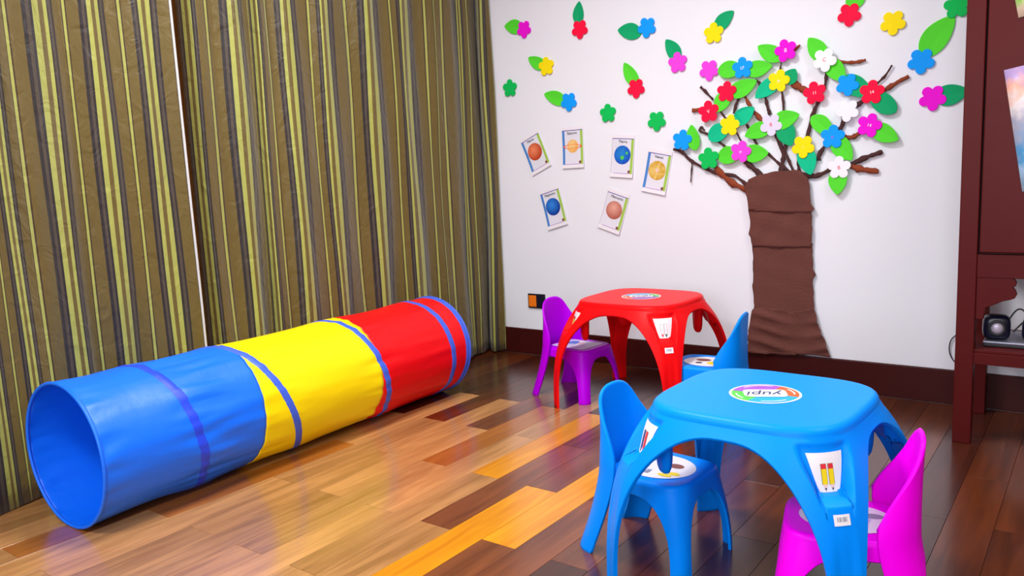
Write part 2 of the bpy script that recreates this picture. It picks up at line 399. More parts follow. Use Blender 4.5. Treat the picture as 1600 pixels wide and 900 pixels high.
BR=[
('d',0.021,[(1.679, 0.95), (1.61, 1.004), (1.513, 1.023), (1.39, 1.084), (1.339, 1.131), (1.29, 1.149)]),
('r',0.040,[(1.667, 0.938), (1.594, 0.974), (1.529, 1.029), (1.497, 1.073)]),
('d',0.009,[(1.39, 1.084), (1.386, 1.034), (1.381, 0.98)]),
('d',0.036,[(1.742, 0.955), (1.726, 1.013), (1.658, 1.07)]),
('d',0.027,[(1.826, 0.971), (1.838, 1.056), (1.841, 1.1), (1.805, 1.19)]),
('d',0.015,[(1.844, 1.085), (1.849, 1.144), (1.846, 1.217)]),
('d',0.018,[(1.838, 1.071), (1.861, 1.158), (1.878, 1.229)]),
('d',0.017,[(1.894, 1.004), (1.868, 1.064), (1.853, 1.106)]),
('d',0.021,[(1.886, 1.004), (1.832, 1.048), (1.766, 1.107)]),
('d',0.018,[(1.717, 1.148), (1.692, 1.197), (1.667, 1.247)]),
('d',0.018,[(1.585, 1.125), (1.553, 1.154), (1.517, 1.181)]),
('d',0.012,[(1.648, 1.158), (1.633, 1.183), (1.617, 1.214)]),
('d',0.016,[(1.488, 1.207), (1.435, 1.229), (1.439, 1.247), (1.458, 1.23)]),
('r',0.025,[(1.393, 1.331), (1.423, 1.332), (1.463, 1.335)]),
('d',0.018,[(1.437, 1.441), (1.463, 1.417), (1.502, 1.374)]),
('d',0.012,[(1.566, 1.278), (1.547, 1.304), (1.522, 1.336)]),
('d',0.018,[(1.605, 1.299), (1.618, 1.346), (1.643, 1.392)]),
('r',0.024,[(1.747, 1.253), (1.698, 1.307), (1.661, 1.375)]),
('d',0.020,[(1.78, 1.28), (1.768, 1.319), (1.756, 1.37)]),
('d',0.015,[(1.843, 1.281), (1.84, 1.334), (1.831, 1.404)]),
('d',0.011,[(1.824, 1.462), (1.827, 1.484), (1.83, 1.513)]),
('d',0.018,[(1.738, 1.407), (1.729, 1.431), (1.711, 1.447)]),
('d',0.023,[(1.937, 1.107), (1.956, 1.195), (1.984, 1.293), (2.009, 1.336)]),
('r',0.041,[(1.877, 1.422), (1.918, 1.39), (1.969, 1.359)]),
('r',0.017,[(1.876, 1.541), (1.899, 1.567), (1.916, 1.579)]),
('r',0.019,[(2.056, 1.495), (2.126, 1.479), (2.163, 1.478), (2.195, 1.482)]),
('d',0.017,[(2.022, 1.374), (2.03, 1.424), (2.029, 1.463)]),
('d',0.013,[(2.233, 1.371), (2.273, 1.407), (2.3, 1.449)]),
('r',0.024,[(2.254, 1.336), (2.31, 1.369), (2.366, 1.397)]),
('d',0.025,[(2.156, 1.288), (2.182, 1.307), (2.213, 1.329)]),
('d',0.026,[(2.082, 1.184), (2.101, 1.211), (2.111, 1.25)]),
('r',0.025,[(2.104, 1.161), (2.147, 1.158), (2.19, 1.186)]),
('d',0.026,[(2.0, 1.061), (2.006, 1.092), (2.033, 1.131)]),
('d',0.029,[(1.909, 1.009), (1.987, 0.992), (2.073, 1.032)]),
('d',0.029,[(2.133, 1.035), (2.202, 1.066), (2.27, 1.088)]),
('r',0.034,[(2.133, 1.035), (2.193, 1.014), (2.256, 1.003)]),
('d',0.017,[(1.921, 1.003), (1.912, 1.033), (1.908, 1.079)]),
]
TR={
 'top':[(1.661, 0.954), (1.686, 0.987), (1.735, 1.006), (1.811, 1.019), (1.915, 1.024), (1.961, 0.987), (1.97, 0.92), (1.974, 0.867), (1.991, 0.846), (1.974, 0.826), (1.833, 0.83), (1.686, 0.84), (1.676, 0.895), (1.667, 0.926)],
 'second':[(1.679, 0.858), (1.827, 0.833), (1.974, 0.85), (1.978, 0.773), (1.978, 0.672), (1.843, 0.664), (1.698, 0.667), (1.692, 0.71), (1.682, 0.723), (1.689, 0.788)],
 'third':[(1.695, 0.679), (1.843, 0.679), (1.978, 0.684), (1.982, 0.571), (1.997, 0.542), (1.983, 0.517), (1.987, 0.415), (1.99, 0.339), (1.844, 0.322), (1.704, 0.319), (1.704, 0.398), (1.698, 0.476), (1.701, 0.571)],
 'bottom':[(1.679, 0.237), (1.691, 0.318), (1.701, 0.36), (1.767, 0.377), (1.89, 0.36), (1.961, 0.377), (1.99, 0.391), (2.014, 0.301), (2.041, 0.237), (2.068, 0.16), (1.966, 0.162), (1.861, 0.148), (1.768, 0.146), (1.678, 0.143)],
}
CURT_NEAR=[(-2.744, 0.12, -1.067), (-2.625, 0.1, -0.067), (-2.617, 0.101, 0.0), (-2.576, 0.136, 0.5), (-2.562, 0.14, 0.571), (-2.494, 0.115, 0.821), (-2.461, 0.136, 1.0), (-2.44, 0.145, 1.176), (-2.397, 0.115, 1.368), (-2.379, 0.117, 1.5), (-2.303, 0.14, 1.922), (-2.285, 0.137, 2.0), (-2.219, 0.115, 2.288), (-2.183, 0.125, 2.5), (-2.133, 0.14, 2.803), (-2.092, 0.135, 3.0), (-2.044, 0.13, 3.188), (-1.999, 0.149, 3.42), (-1.989, 0.15, 3.5)]
CURT_FAR=[(-1.984, 0.03, 3.188), (-1.931, 0.039, 3.42), (-1.92, 0.04, 3.5), (-1.896, 0.06, 3.75), (-1.879, 0.092, 4.0), (-1.863, 0.12, 4.214), (-1.805, 0.104, 4.5), (-1.765, 0.095, 4.629), (-1.692, 0.13, 5.0), (-1.687, 0.13, 5.026), (-1.59, 0.081, 5.35), (-1.583, 0.08, 5.562), (-1.576, 0.085, 5.88), (-1.573, 0.112, 6.0), (-1.566, 0.12, 6.129), (-1.515, 0.104, 6.5), (-1.496, 0.1, 6.57), (-1.428, 0.135, 7.0), (-1.422, 0.135, 7.022), (-1.28, 0.11, 7.5), (-1.218, 0.14, 8.0), (-1.049, 0.1, 8.5), (-1.04, 0.1, 8.529), (-0.937, 0.14, 9.0), (-0.933, 0.14, 9.015), (-0.814, 0.11, 9.309), (-0.766, 0.122, 9.5), (-0.704, 0.14, 9.947), (-0.693, 0.139, 10.0), (-0.563, 0.1, 10.29), (-0.51, 0.112, 10.5), (-0.466, 0.128, 10.75), (-0.452, 0.13, 11.3), (-0.442, 0.13, 11.35), (-0.413, 0.132, 11.5), (-0.336, 0.14, 11.711), (-0.284, 0.11, 11.75), (-0.231, 0.08, 11.863), (-0.154, 0.097, 12.5), (-0.129, 0.1, 12.596), (-0.047, 0.073, 12.75), (-0.031, 0.07, 12.812), (-0.081, 0.138, 13.0), (-0.085, 0.15, 13.05), (-0.002, 0.17, 13.5)]

# ------------------------------------------------------------------ curtains
def curtain(name, ctl, z0, ztop, label, hem_end=False, lining=False):
    root = empty(name, (0, 0, 0)); tag(root, label, 'curtain', None)
    # resample by arc index
    S_ = []
    for i in range(len(ctl)-1):
        (y0, x0, p0), (y1, x1, p1) = ctl[i], ctl[i+1]
        n = max(3, int(math.hypot(y1-y0, x1-x0)/.008))
        for k in range(n):
            t = k/n; S_.append((y0+(y1-y0)*t, x0+(x1-x0)*t, p0+(p1-p0)*t))
    S_.append(ctl[-1])
    # round the folds
    A = np.array(S_)
    for _ in range(4):
        B = A.copy(); B[1:-1, 1] = .25*A[:-2, 1]+.5*A[1:-1, 1]+.25*A[2:, 1]; A = B
    deep = np.clip(.100+(A[:, 1]-.115)*1.25, .02, .13 if A[0, 0] > -2.2 else 1)
    k = np.clip((A[:, 0]+.75)/.35, 0, 1)                    # toward the corner the folds come forward
    A[:, 1] = deep*(1-k)+(A[:, 1]+.006)*k
    nz = 40; V = []; F = []; UV = []
    nc = len(A)
    for j in range(nz+1):
        f = j/nz; z = z0+(ztop-z0)*f
        low = (1-min(f*2, 1))**2
        for i in range(nc):
            y, x, ph = A[i]
            wob = .007*math.sin(y*9+z*2.1)*(1-f*.5)+.004*math.sin(y*23-z*3.7)+.003*math.sin(y*41+z*5)
            x2 = x+wob+(.012*math.sin(y*17)+.006)*low
            V.append((max(x2, .012), min(y, -.02), z+(.004*math.sin(y*14) if j == 0 else 0)))
    for j in range(nz):
        for i in range(nc-1): F.append((j*nc+i, (j+1)*nc+i, (j+1)*nc+i+1, j*nc+i+1)[::-1])
    o = mesh('cloth', V, F, M['curtain'], root, True)
    uv = o.data.uv_layers.new(name='UVMap')
    for lp in o.data.loops:
        i = lp.vertex_index % nc; j = lp.vertex_index//nc
        uv.data[lp.index].uv = (A[i, 2], V[lp.vertex_index][2])
    md = o.modifiers.new('thick', 'SOLIDIFY'); md.thickness = .0025; md.offset = 0
    if hem_end:
        pts = [(V[j*nc+nc-1][0]+.001, V[j*nc+nc-1][1]+.001, V[j*nc+nc-1][2]) for j in range(0, nz+1, 4)]
        tube('edge_hem', pts, .0055, M['hem'], root, 6)['label'] = 'white hem along the curtain edge'
    return root
near = [(-3.6, .12, -5), (-3.5, .10, -4.55), (-3.4, .14, -4.1), (-3.3, .11, -3.7), (-3.2, .14, -3.2), (-3.1, .11, -2.8), (-3.0, .14, -2.3), (-2.9, .11, -1.85), (-2.82, .14, -1.4)] + CURT_NEAR
curtain('curtain', near, .006, 2.62, 'striped olive curtain panel ending in a white hem, nearer of the two', True)
curtain('curtain', [c for c in CURT_FAR if c[2] > 3.6], .012, 2.62, 'striped olive curtain panel hanging behind the tunnel and reaching the corner')

# ------------------------------------------------------------------ play tunnel
TX, TY, TD, TA, TL = .4392, -2.6982, .4772, .0294, 1.8065
TR_ = TD/2-.003
tun = empty('play_tunnel', (TX, TY, 0), TA); tag(tun, 'blue, yellow and red nylon crawl tunnel lying on the floor along the curtain', 'tunnel')
def helix_t(c, ang):
    """distance along the tunnel of the spiral wire; ang in degrees, 110 = top, falling clockwise"""
    pts = [(110, .24), (-70, .39), (-250, .54), (-430, .83), (-610, 1.11), (-790, 1.30), (-970, 1.64), (-1150, 1.71), (-1330, 1.80)]
    for (a0, t0), (a1, t1) in zip(pts, pts[1:]):
        if a0 >= ang >= a1: return t0+(t1-t0)*(a0-ang)/(a0-a1)
    return None
NA = 72
def tun_r(t, ang):
    # slack cloth between the hoops of the spiral wire, gathers around the first hoop
    r = TR_
    base = []
    a = ang % 360
    for k in range(-4, 2):
        aa = a+360*k
        h = helix_t(0, aa)
        if h is not None: base.append(h)
    base += [0, TL]
    d = min(abs(t-b) for b in base)
    r -= .005*(1-math.exp(-(d/.11)**2))
    g = math.exp(-((t-.38)/.10)**2)+.6*math.exp(-((t-1.22)/.10)**2)+.5*math.exp(-((t-.02)/.05)**2)+.35*math.exp(-((t-.68)/.12)**2)+.35*math.exp(-((t-1.6)/.12)**2)+.12
    ar = math.radians(ang); cx_, cy_ = math.cos(ar), math.sin(ar)
    r += g*.012*noise.noise(Vector((cx_*5.5+3*t, cy_*5.5, t*3.1)))*min(1, d/.02+.25)
    r += g*.006*noise.noise(Vector((cx_*12, cy_*12+2*t, t*4.3+7)))*min(1, d/.02+.2)
    return r
def tpt(t, ang, dr=0.):
    r = tun_r(t, ang)+dr; a = math.radians(ang)
    z = TD/2+r*math.sin(a)
    return (r*math.cos(a), t, max(z, .003 if dr <= 0 else .0015))
def section(name, t0, t1, mt):
    nt_ = max(8, int((t1-t0)/.012)); V = []; F = []
    for i in range(nt_+1):
        t = t0+(t1-t0)*i/nt_
        for j in range(NA*2): V.append(tpt(t, 360*j/(NA*2)))
    n = NA*2
    for i in range(nt_):
        for j in range(n): F.append((i*n+j, i*n+(j+1) % n, (i+1)*n+(j+1) % n, (i+1)*n+j))
    o = mesh(name, V, F, mt, tun, True)
    md = o.modifiers.new('cloth', 'SOLIDIFY'); md.thickness = .0015; md.offset = 0
    return o
section('blue_section', 0, .602, M['fab_blue']); section('yellow_section', .602, 1.204, M['fab_yellow']); section('red_section', 1.204, TL, M['fab_red'])
def strip(name, fn, wid, mt, a0, a1, step=2):    # a runs clockwise seen from the near end
    V = []; F = []; n = int((a1-a0)/step)
    for i in range(n+1):
        a = a0+(a1-a0)*i/n; t = fn(a)
        for k, (dt, dr) in enumerate(((-wid/2, .0005), (-wid/4, .003), (wid/4, .003), (wid/2, .0005))):
            V.append(tpt(min(max(t+dt, -.004), TL+.004), -a, dr))
    for i in range(n):
        for k in range(3): F.append((i*4+k, i*4+k+1, (i+1)*4+k+1, (i+1)*4+k))
    return mesh(name, V, F, mt, tun, True)
strip('spiral_band', lambda a: helix_t(0, -a), .034, M['tape2'], -110, 70)['label'] = 'deep blue wire band on the blue section'
strip('spiral_band', lambda a: helix_t(0, -a), .034, M['tape'], 250, 610)
strip('spiral_band', lambda a: helix_t(0, -a), .034, M['tape'], 610, 970)
strip('spiral_band', lambda a: helix_t(0, -a), .034, M['tape'], 970, 1330)
def hoop(name, t, mt, rad):
    V = []; F = []; n = NA
    for j in range(n):
        a = 2*PI*j/n
        for k in range(8):
            b = 2*PI*k/8; r = TR_+math.cos(b)*rad
            V.append((r*math.cos(a), t+math.sin(b)*rad, max(TD/2+r*math.sin(a), .001)))
    for j in range(n):
        for k in range(8): F.append((j*8+k, j*8+(k+1) % 8, ((j+1) % n)*8+(k+1) % 8, ((j+1) % n)*8+k))
    return mesh(name, V, F, mt, tun, True)
hoop('end_hoop', 0, M['fab_blue'], .0055)
hoop('end_hoop', TL, M['tape'], .006)
strip('end_binding', lambda a: TL-.014, .032, M['tape'], 0, 360)

# ------------------------------------------------------------------ moulded plastic furniture
def vnormals(V, F):
    N = np.zeros_like(V)
    for f in F:
        a = V[list(f)]; n = np.zeros(3)
        for i in range(len(f)):
            p, q = a[i], a[(i+1) % len(f)]
            n += np.cross(p, q)
        for i in f: N[i] += n
    L = np.linalg.norm(N, axis=1, keepdims=True); L[L == 0] = 1
    return N/L
def shell(P, closed, thick, pole=None):
    """solid shell from a grid P[row][col] (rows run from the middle/top to the free edge). returns V, N, faces with their (row, col)"""
    P = np.array(P, float); nr, nc = P.shape[:2]
    V = list(P.reshape(-1, 3)); F = []; tagc = []
    cc = nc if closed else nc-1
    for r in range(nr-1):
        for c in range(cc):
            F.append((r*nc+c, (r+1)*nc+c, (r+1)*nc+(c+1) % nc, r*nc+(c+1) % nc)); tagc.append((r, c))
    if pole is not None:
        ip = len(V); V.append(np.array(pole, float))
        for c in range(cc): F.append((ip, c, (c+1) % nc)); tagc.append((0, c))
    V = np.array(V); N = vnormals(V, F)
    return V, N, F, tagc, nr, nc
def solid(P, closed, thick, pole=None, flip=False, rim=.5):
    V, N, F, tg, nr, nc = shell(P, closed, thick, pole)
    if flip: N = -N; F = [f[::-1] for f in F]
    n0 = len(V)
    VI = V-N*thick
    AV = [*V, *VI]; AF = list(F)+[tuple(i+n0 for i in f[::-1]) for f in F]; AT = list(tg)+list(tg)
    # rounded rim along the free edges
    loops = []
    if closed: loops.append(([(nr-1)*nc+c for c in range(nc)]+[(nr-1)*nc], [(nr-1, c) for c in range(nc)]))
    else:
        path = [c for c in range(nc)]+[r*nc+nc-1 for r in range(1, nr)]+[(nr-1)*nc+c for c in range(nc-2, -1, -1)]+[r*nc for r in range(nr-2, -1, -1)]
        loops.append((path, [(i//nc, i % nc) for i in path]))
    for path, tgs in loops:
        # outward direction at the rim: away from the neighbouring row
        mids = {}
        for idx in path:
            r, c = idx//nc, idx % nc
            d = np.zeros(3)
            if r == nr-1: d += P_dir(V, idx, (r-1)*nc+c)
            if not closed:
                if r == 0: d += P_dir(V, idx, nc+c)
                if c == 0: d += P_dir(V, idx, r*nc+1)
                if c == nc-1: d += P_dir(V, idx, r*nc+nc-2)
            l = np.linalg.norm(d); d = d/l if l else d
            if V[idx][2] < .004: d = d*0
            if idx not in mids: mids[idx] = len(AV); AV.append((V[idx]+VI[idx])/2+d*thick*rim)
        for i in range(len(path)-1):
            a, b = path[i], path[i+1]
            q1 = (a, mids[a], mids[b], b); q2 = (mids[a], a+n0, b+n0, mids[b])
            if flip ^ (not closed): q1 = q1[::-1]; q2 = q2[::-1]
            AF += [q1, q2]; AT += [(a//nc, min(a % nc, b % nc) if abs(a % nc-b % nc) < 2 else a % nc)]*2
    AV = np.array(AV); AN = vnormals(AV, AF)
    return AV, AN, AF, AT
def P_dir(V, a, b):
    d = V[a]-V[b]; l = np.linalg.norm(d); return d/l if l else d
def split_build(AV, AN, AF, AT, cls, mats, parent):
    """cls(row, col) -> part name; builds each part as a mesh with the normals of the whole"""
    parts = {}
    for f, t in zip(AF, AT): parts.setdefault(cls(*t, f), []).append(f)
    out = {}
    for nm, fs in parts.items():
        ids = sorted({i for f in fs for i in f}); mp = {i: k for k, i in enumerate(ids)}
        o = mesh(nm.split('#')[0], AV[ids], [tuple(mp[i] for i in f) for f in fs], mats, parent, True, None, AN[ids])
        out[nm] = o
    return out
def sgnpow(v, e): return math.copysign(abs(v)**e, v)
def superr(phi, a, b, n): return 1/((abs(math.cos(phi))/a)**n+(abs(math.sin(phi))/b)**n)**(1/n)
def sstep(a, b, x):
    t = min(max((x-a)/(b-a), 0), 1); return t*t*(3-2*t)

TABLE_H, TABLE_A = .4844, .247
class TableShape:
    ed = .020
    def rtop(s, phi): return superr(phi, TABLE_A, TABLE_A, 3.7)
    def psi(s, phi): return (phi % (PI/2))-PI/4            # angle from the nearest leg (legs on the diagonals)
    def r(s, phi, z):
        d = min(max((TABLE_H-s.ed-z)/(TABLE_H-s.ed), 0), 1)
        A = .128*(.96+.04*math.exp(-(s.psi(phi)/.38)**2))
        r = s.rtop(phi)+A*(1-(1-d)**3.0)
        w = r*math.sin(s.psi(phi))
        # pencil pocket pressed into the top of the leg
        hw = .030+.020*sstep(.335, .44, z)
        pk = sstep(hw+.012, hw, abs(w))*sstep(.342, .352, z)*sstep(.458, .440, z)
        r -= pk*(.010+.026*sstep(.46, .34, z))
        # shallow channel down the leg
        ch = sstep(.034, .010, abs(w))*sstep(.33, .20, z)
        r -= ch*.006
        return r
TS = TableShape()
def table_cols():
    cols = []                                              # (phi, zb)
    p = 3.0; H = .441; psi0 = .086
    for q in range(4):
        leg = PI/4+q*PI/2
        side = []
        for k in range(1, 25):
            th = PI/2*k/24
            f = 1-math.cos(th)**(2/p) if k < 24 else 1     # 0..1 from leg to middle
            zb = H*math.sin(th)**(2/p)
            side.append((psi0+(PI/4-psi0)*f, zb))
        mid = [(-psi0+2*psi0*k/16, 0.) for k in range(17)]
        row = [(-a, b) for a, b in side[::-1]][1:]+mid+side
        cols += [(leg+a, b) for a, b in row]
    return cols
def make_table(name, loc, rz, mt, label, pens, sticker_rot):
    root = empty(name, loc, rz); tag(root, label, 'table')
    cols = table_cols(); rows = []
    for f in (.25, .5, .75, .92):
        rows.append([((TS.rtop(a)-TS.ed)*f*math.cos(a), (TS.rtop(a)-TS.ed)*f*math.sin(a), TABLE_H) for a, zb in cols])
    for k in range(0, 6):
        b = PI/2*k/6
        rows.append([((TS.rtop(a)-TS.ed+TS.ed*math.sin(b))*math.cos(a), (TS.rtop(a)-TS.ed+TS.ed*math.sin(b))*math.sin(a), TABLE_H-TS.ed+TS.ed*math.cos(b)) for a, zb in cols])
    K = 64
    for k in range(0, K+1):
        rr = []
        for a, zb in cols:
            z = (TABLE_H-TS.ed)+(zb-(TABLE_H-TS.ed))*k/K
            r = TS.r(a, z); rr.append((r*math.cos(a), r*math.sin(a), z))
        rows.append(rr)
    AV, AN, AF, AT = solid(rows, True, .011, (0, 0, TABLE_H), False, .35)
    nc = len(cols); per = nc//4
    def cls(r, c, f):
        z = max(AV[i][2] for i in f)
        if z < .27: return 'leg#%d' % (c//per)
        return 'tabletop'
    split_build(AV, AN, AF, AT, cls, mt, root)
    for q in range(4):
        leg = PI/4+q*PI/2
        # cup of the pencil pocket, hanging behind the leg
        V = []; F = []; n = 20
        prof = [(0, .300), (.012, .301), (.022, .306), (.029, .318), (.033, .338), (.037, .40), (.040, .452)]
        rc = TS.r(leg, .38)-.040
        for rr_, z in prof:
            for k in range(n):
                b = 2*PI*k/n
                lx = rc+.55*rr_*math.cos(b)-.012; ly = 1.15*rr_*math.sin(b)
                V.append((lx*math.cos(leg)-ly*math.sin(leg), lx*math.sin(leg)+ly*math.cos(leg), z))
        for i in range(len(prof)-1):
            for k in range(n): F.append((i*n+k, i*n+(k+1) % n, (i+1)*n+(k+1) % n, (i+1)*n+k))
        mesh('pencil_cup', V, F, mt, root, True)
        def on_leg(w, z, lift, leg=leg):
            rr_ = TS.r(leg+math.atan2(w, .36), z)
            a = leg+math.atan2(w, rr_)
            rr2 = TS.r(a, z)+.0012+lift
            return (rr2*math.cos(a), rr2*math.sin(a), z+.0006)
        st = Flat(on_leg)
        # white sticker card at the back of the pocket
        n = 8
        zt, zb_ = .434, .354
        for i in range(n):
            for j in range(n):
                def c(i, j):
                    z = zb_+(zt-zb_)*j/n; hw = .022+.020*(j/n)**.8
                    return (-hw+2*hw*i/n+.001, z)
                st.poly([c(i, j), c(i+1, j), c(i+1, j+1), c(i, j+1)], M['white'], 0)
        def bar(x0, x1, z0, z1, mt_, lift):
            for k in range(4):
                za = z0+(z1-z0)*k/4; zb2 = z0+(z1-z0)*(k+1)/4
                st.poly([(x0, za), (x1, za), (x1, zb2), (x0, zb2)], mt_, lift)
        for x, body, tipc, cap in pens[q]:
            hw = .0055
            bar(x-hw-.0008, x+hw+.0008, .3695, .4125, M['p_dark'], .0004)
            bar(x-hw, x+hw, .370, .412, body, .0008)
            if cap: bar(x-hw, x+hw, .402, .412, cap, .0012)
            st.poly([(x-hw, .370), (x, .357), (x+hw, .370)], M['p_skin'] if cap else tipc, .0008)
            st.poly([(x-hw*.45, .3628), (x, .357), (x+hw*.45, .3628)], tipc, .0012)
        st.build('pocket_sticker', root)['label'] = 'white pocket sticker with printed pencils'
        if q == 3:
            bc = Flat(on_leg)
            for k in range(6):
                x0 = -.018+.036*k/6; bc.poly([(x0, .302), (x0+.006, .302), (x0+.006, .324), (x0, .324)], M['white'], .0004)
            for k, wd in enumerate((.0015, .0008, .002, .001, .0008, .0015, .0022, .001, .0015)):
                x = -.011+k*.0025; bc.poly([(x, .310), (x+wd, .310), (x+wd, .319), (x, .319)], M['p_grey'], .0008)
            bc.build('barcode_sticker', root)['label'] = 'small white barcode sticker below the pocket'
    # round sticker on the top
    cs, sn = math.cos(sticker_rot), math.sin(sticker_rot)
    def on_top(x, y, l): return (x*cs-y*sn, x*sn+y*cs, TABLE_H+.0006+l)
    s = Flat(on_top); R = .0885
    s.disc(0, 0, R, M['white'], n=56)
    for k, key in enumerate(('p_green', 'p_purple', 'p_orange', 'p_blue')):
        pass
    s.sector(.02, R*.93, -.35, .9, M['p_green']); s.sector(.02, R*.93, .9, 2.75, M['p_blue']); s.sector(.02, R*.93, 2.75, 4.05, M['p_orange']); s.sector(.02, R*.93, 4.05, 2*PI-.35, M['p_purple'])
    for a0, a1 in ((0., .6), (1.3, 2.2), (3., 3.7), (4.3, 5.4)): s.sector(R*.78, R*.83, a0, a1, M['white'], 8)
    rx, ry, rr_ = .053, .033, .016
    pts = []
    for cx, cy, a0 in ((rx-rr_, ry-rr_, 0), (-rx+rr_, ry-rr_, 90), (-rx+rr_, -ry+rr_, 180), (rx-rr_, -ry+rr_, 270)):
        for k in range(6):
            a = math.radians(a0+18*k); pts.append((cx+rr_*math.cos(a), cy+rr_*math.sin(a)))
    s.poly(pts, M['white'])
    s.rect(-.024, .030, -.024, -.018, M['p_skin'])
    so = s.build('top_sticker', root); so['label'] = 'round white sticker with a green, blue, orange and purple ring'
    text('lettering', 'yupi', .052, M['ink'], so, Matrix.Translation((0, 0, TABLE_H+.0026)) @ Matrix.Rotation(sticker_rot, 4, 'Z') @ Matrix.Translation((0, .004, 0)), shear=.25)['label'] = 'dark blue brand lettering'
    return root
Pn = M['p_yellow']; Wt = M['white']
def pen_pair(b1, t1, c1, b2, t2, c2): return [(-.008, b1, t1, c1), (.008, b2, t2, c2)]
yel = pen_pair(Pn, M['p_dark'], M['p_red'], Pn, M['p_dark'], M['p_red'])
mark = pen_pair(Wt, M['p_red'], None, Wt, M['p_teal'], None)
br_ = pen_pair(M['ink'], M['ink'], None, M['p_red'], M['p_red'], None)
make_table('play_table', (2.3928, -1.8484, 0), -.03, M['blue'], 'blue plastic play table with pencil pockets in its legs', {0: mark, 1: br_, 2: br_, 3: yel}, PI+.5)
make_table('play_table', (1.3757, -.5569, 0), -.012, M['red'], 'red plastic play table standing near the white wall', {0: yel, 1: br_, 2: yel, 3: mark}, .55)

SEAT_H, BACK_H = .243, .457
def seat_shell(root, mt):
    ax, ay, ed = .128, .124, .014; cx = .008
    def rt(phi): return superr(phi, ax, ay, 4.5)
    def leg_ang(s): return s*math.atan2(ay, ax)
    def r(phi, z):
        d = min(max((SEAT_H-ed-z)/(SEAT_H-ed), 0), 1)
        ph = (phi+PI) % (2*PI)-PI
        e = math.exp(-((abs(ph)-leg_ang(1))/.35)**2)
        return rt(phi)+(.010+.030*e)*(1-(1-d)**1.8)
    cols = []
    psi0 = .155; p = 3.4; H = .200
    l1 = leg_ang(1)
    def arch(a0, a1, n, h0, h1):                            # from leg edge a0 up to a1 (exclusive of a0)
        out = []
        for k in range(1, n+1):
            th = PI/2*k/n; f = 1-math.cos(th)**(2/p) if k < n else 1
            out.append((a0+(a1-a0)*f, h1*math.sin(th)**(2/p)))
        return out
    front = arch(l1-psi0, 0., 16, 0, H)                     # from the left-hand leg to the front middle
    side = arch(l1+psi0, PI*.60, 16, 0, H)
    half = [(a, b) for a, b in front[::-1]]+[(l1-psi0+2*psi0*k/8, 0.) for k in range(9)]+side+[(PI*.60+(PI*.40)*k/10, H) for k in range(1, 11)]
    cols = half[:-1]+[(2*PI-a, b) for a, b in half[::-1]][:-1]
    rows = []
    for f in (.3, .6, .85):
        rows.append([(cx+(rt(a)-ed)*f*math.cos(a), (rt(a)-ed)*f*math.sin(a), SEAT_H-.004*(1-f*f)) for a, zb in cols])
    for k in range(6):
        b = PI/2*k/6; q = rt
        rows.append([(cx+(rt(a)-ed+ed*math.sin(b))*math.cos(a), (rt(a)-ed+ed*math.sin(b))*math.sin(a), SEAT_H-ed+ed*math.cos(b)) for a, zb in cols])
    K = 26
    for k in range(K+1):
        row = []
        for a, zb in cols:
            z = (SEAT_H-ed)+(zb-(SEAT_H-ed))*k/K; q = r(a, z); row.append((cx+q*math.cos(a), q*math.sin(a), z))
        rows.append(row)
    AV, AN, AF, AT = solid(rows, True, .008, (cx, 0, SEAT_H-.004), False, .35)
    def cls(rw, c, f):
        z = max(AV[i][2] for i in f); y = np.mean([AV[i][1] for i in f])
        return ('leg#l' if y > 0 else 'leg#r') if z < .15 else 'seat'
    split_build(AV, AN, AF, AT, cls, mt, root)
def back_shell(root, mt):
    nu = 49; K = 44
    def X(z):
        t = z/SEAT_H
        if t < 1: return -.222+.066*(1-(1-t)**1.4)
        q = (z-SEAT_H)/(BACK_H-SEAT_H); return -.156+.004*q-.008*q*q
    def HW(z):
        t = z/SEAT_H
        return .148-.014*min(t, 1)-.034*sstep(SEAT_H, .42, z)
    def WR(z):
        t = z/SEAT_H
        if t < 1: return .082+.012*t
        return .094-.056*sstep(.255, .45, z)
    u0 = .44; za = .185; z1 = .275
    # extra columns where the arch meets the legs
    rows = []
    def zb(u):
        a = abs(u)
        return za*(1-(a/u0)**3)**(1/3) if a < u0 else 0.
    def zt(u): return z1+(BACK_H-z1)*max(0, 1-abs(u)**1.95)**.58
    arch_u = [u0*math.sin(PI/2*k/14)**.7 for k in range(1, 15)]
    outer = [u0+(1-u0)*math.sin(PI/2*k/9) for k in range(1, 10)]
    half = [0]+arch_u+outer
    us = [-u for u in half[:0:-1]]+half
    for k in range(K+1):
        f = k/K; row = []
        for u in us:
            z = zt(u)+(zb(u)-zt(u))*f
            q = abs(u)*PI/2
            x = X(z)+WR(z)*(1-math.cos(q))**1.15
            y = math.copysign(HW(z)*math.sin(q)**.78, u) if u else 0.
            row.append((x, y, z))
        rows.append(row)
    AV, AN, AF, AT = solid(rows, False, .010, None, True, .45)
    def cls(rw, c, f):
        z = max(AV[i][2] for i in f); y = np.mean([AV[i][1] for i in f])
        return ('leg#l' if y > 0 else 'leg#r') if z < .15 else 'backrest'
    split_build(AV, AN, AF, AT, cls, mt, root)
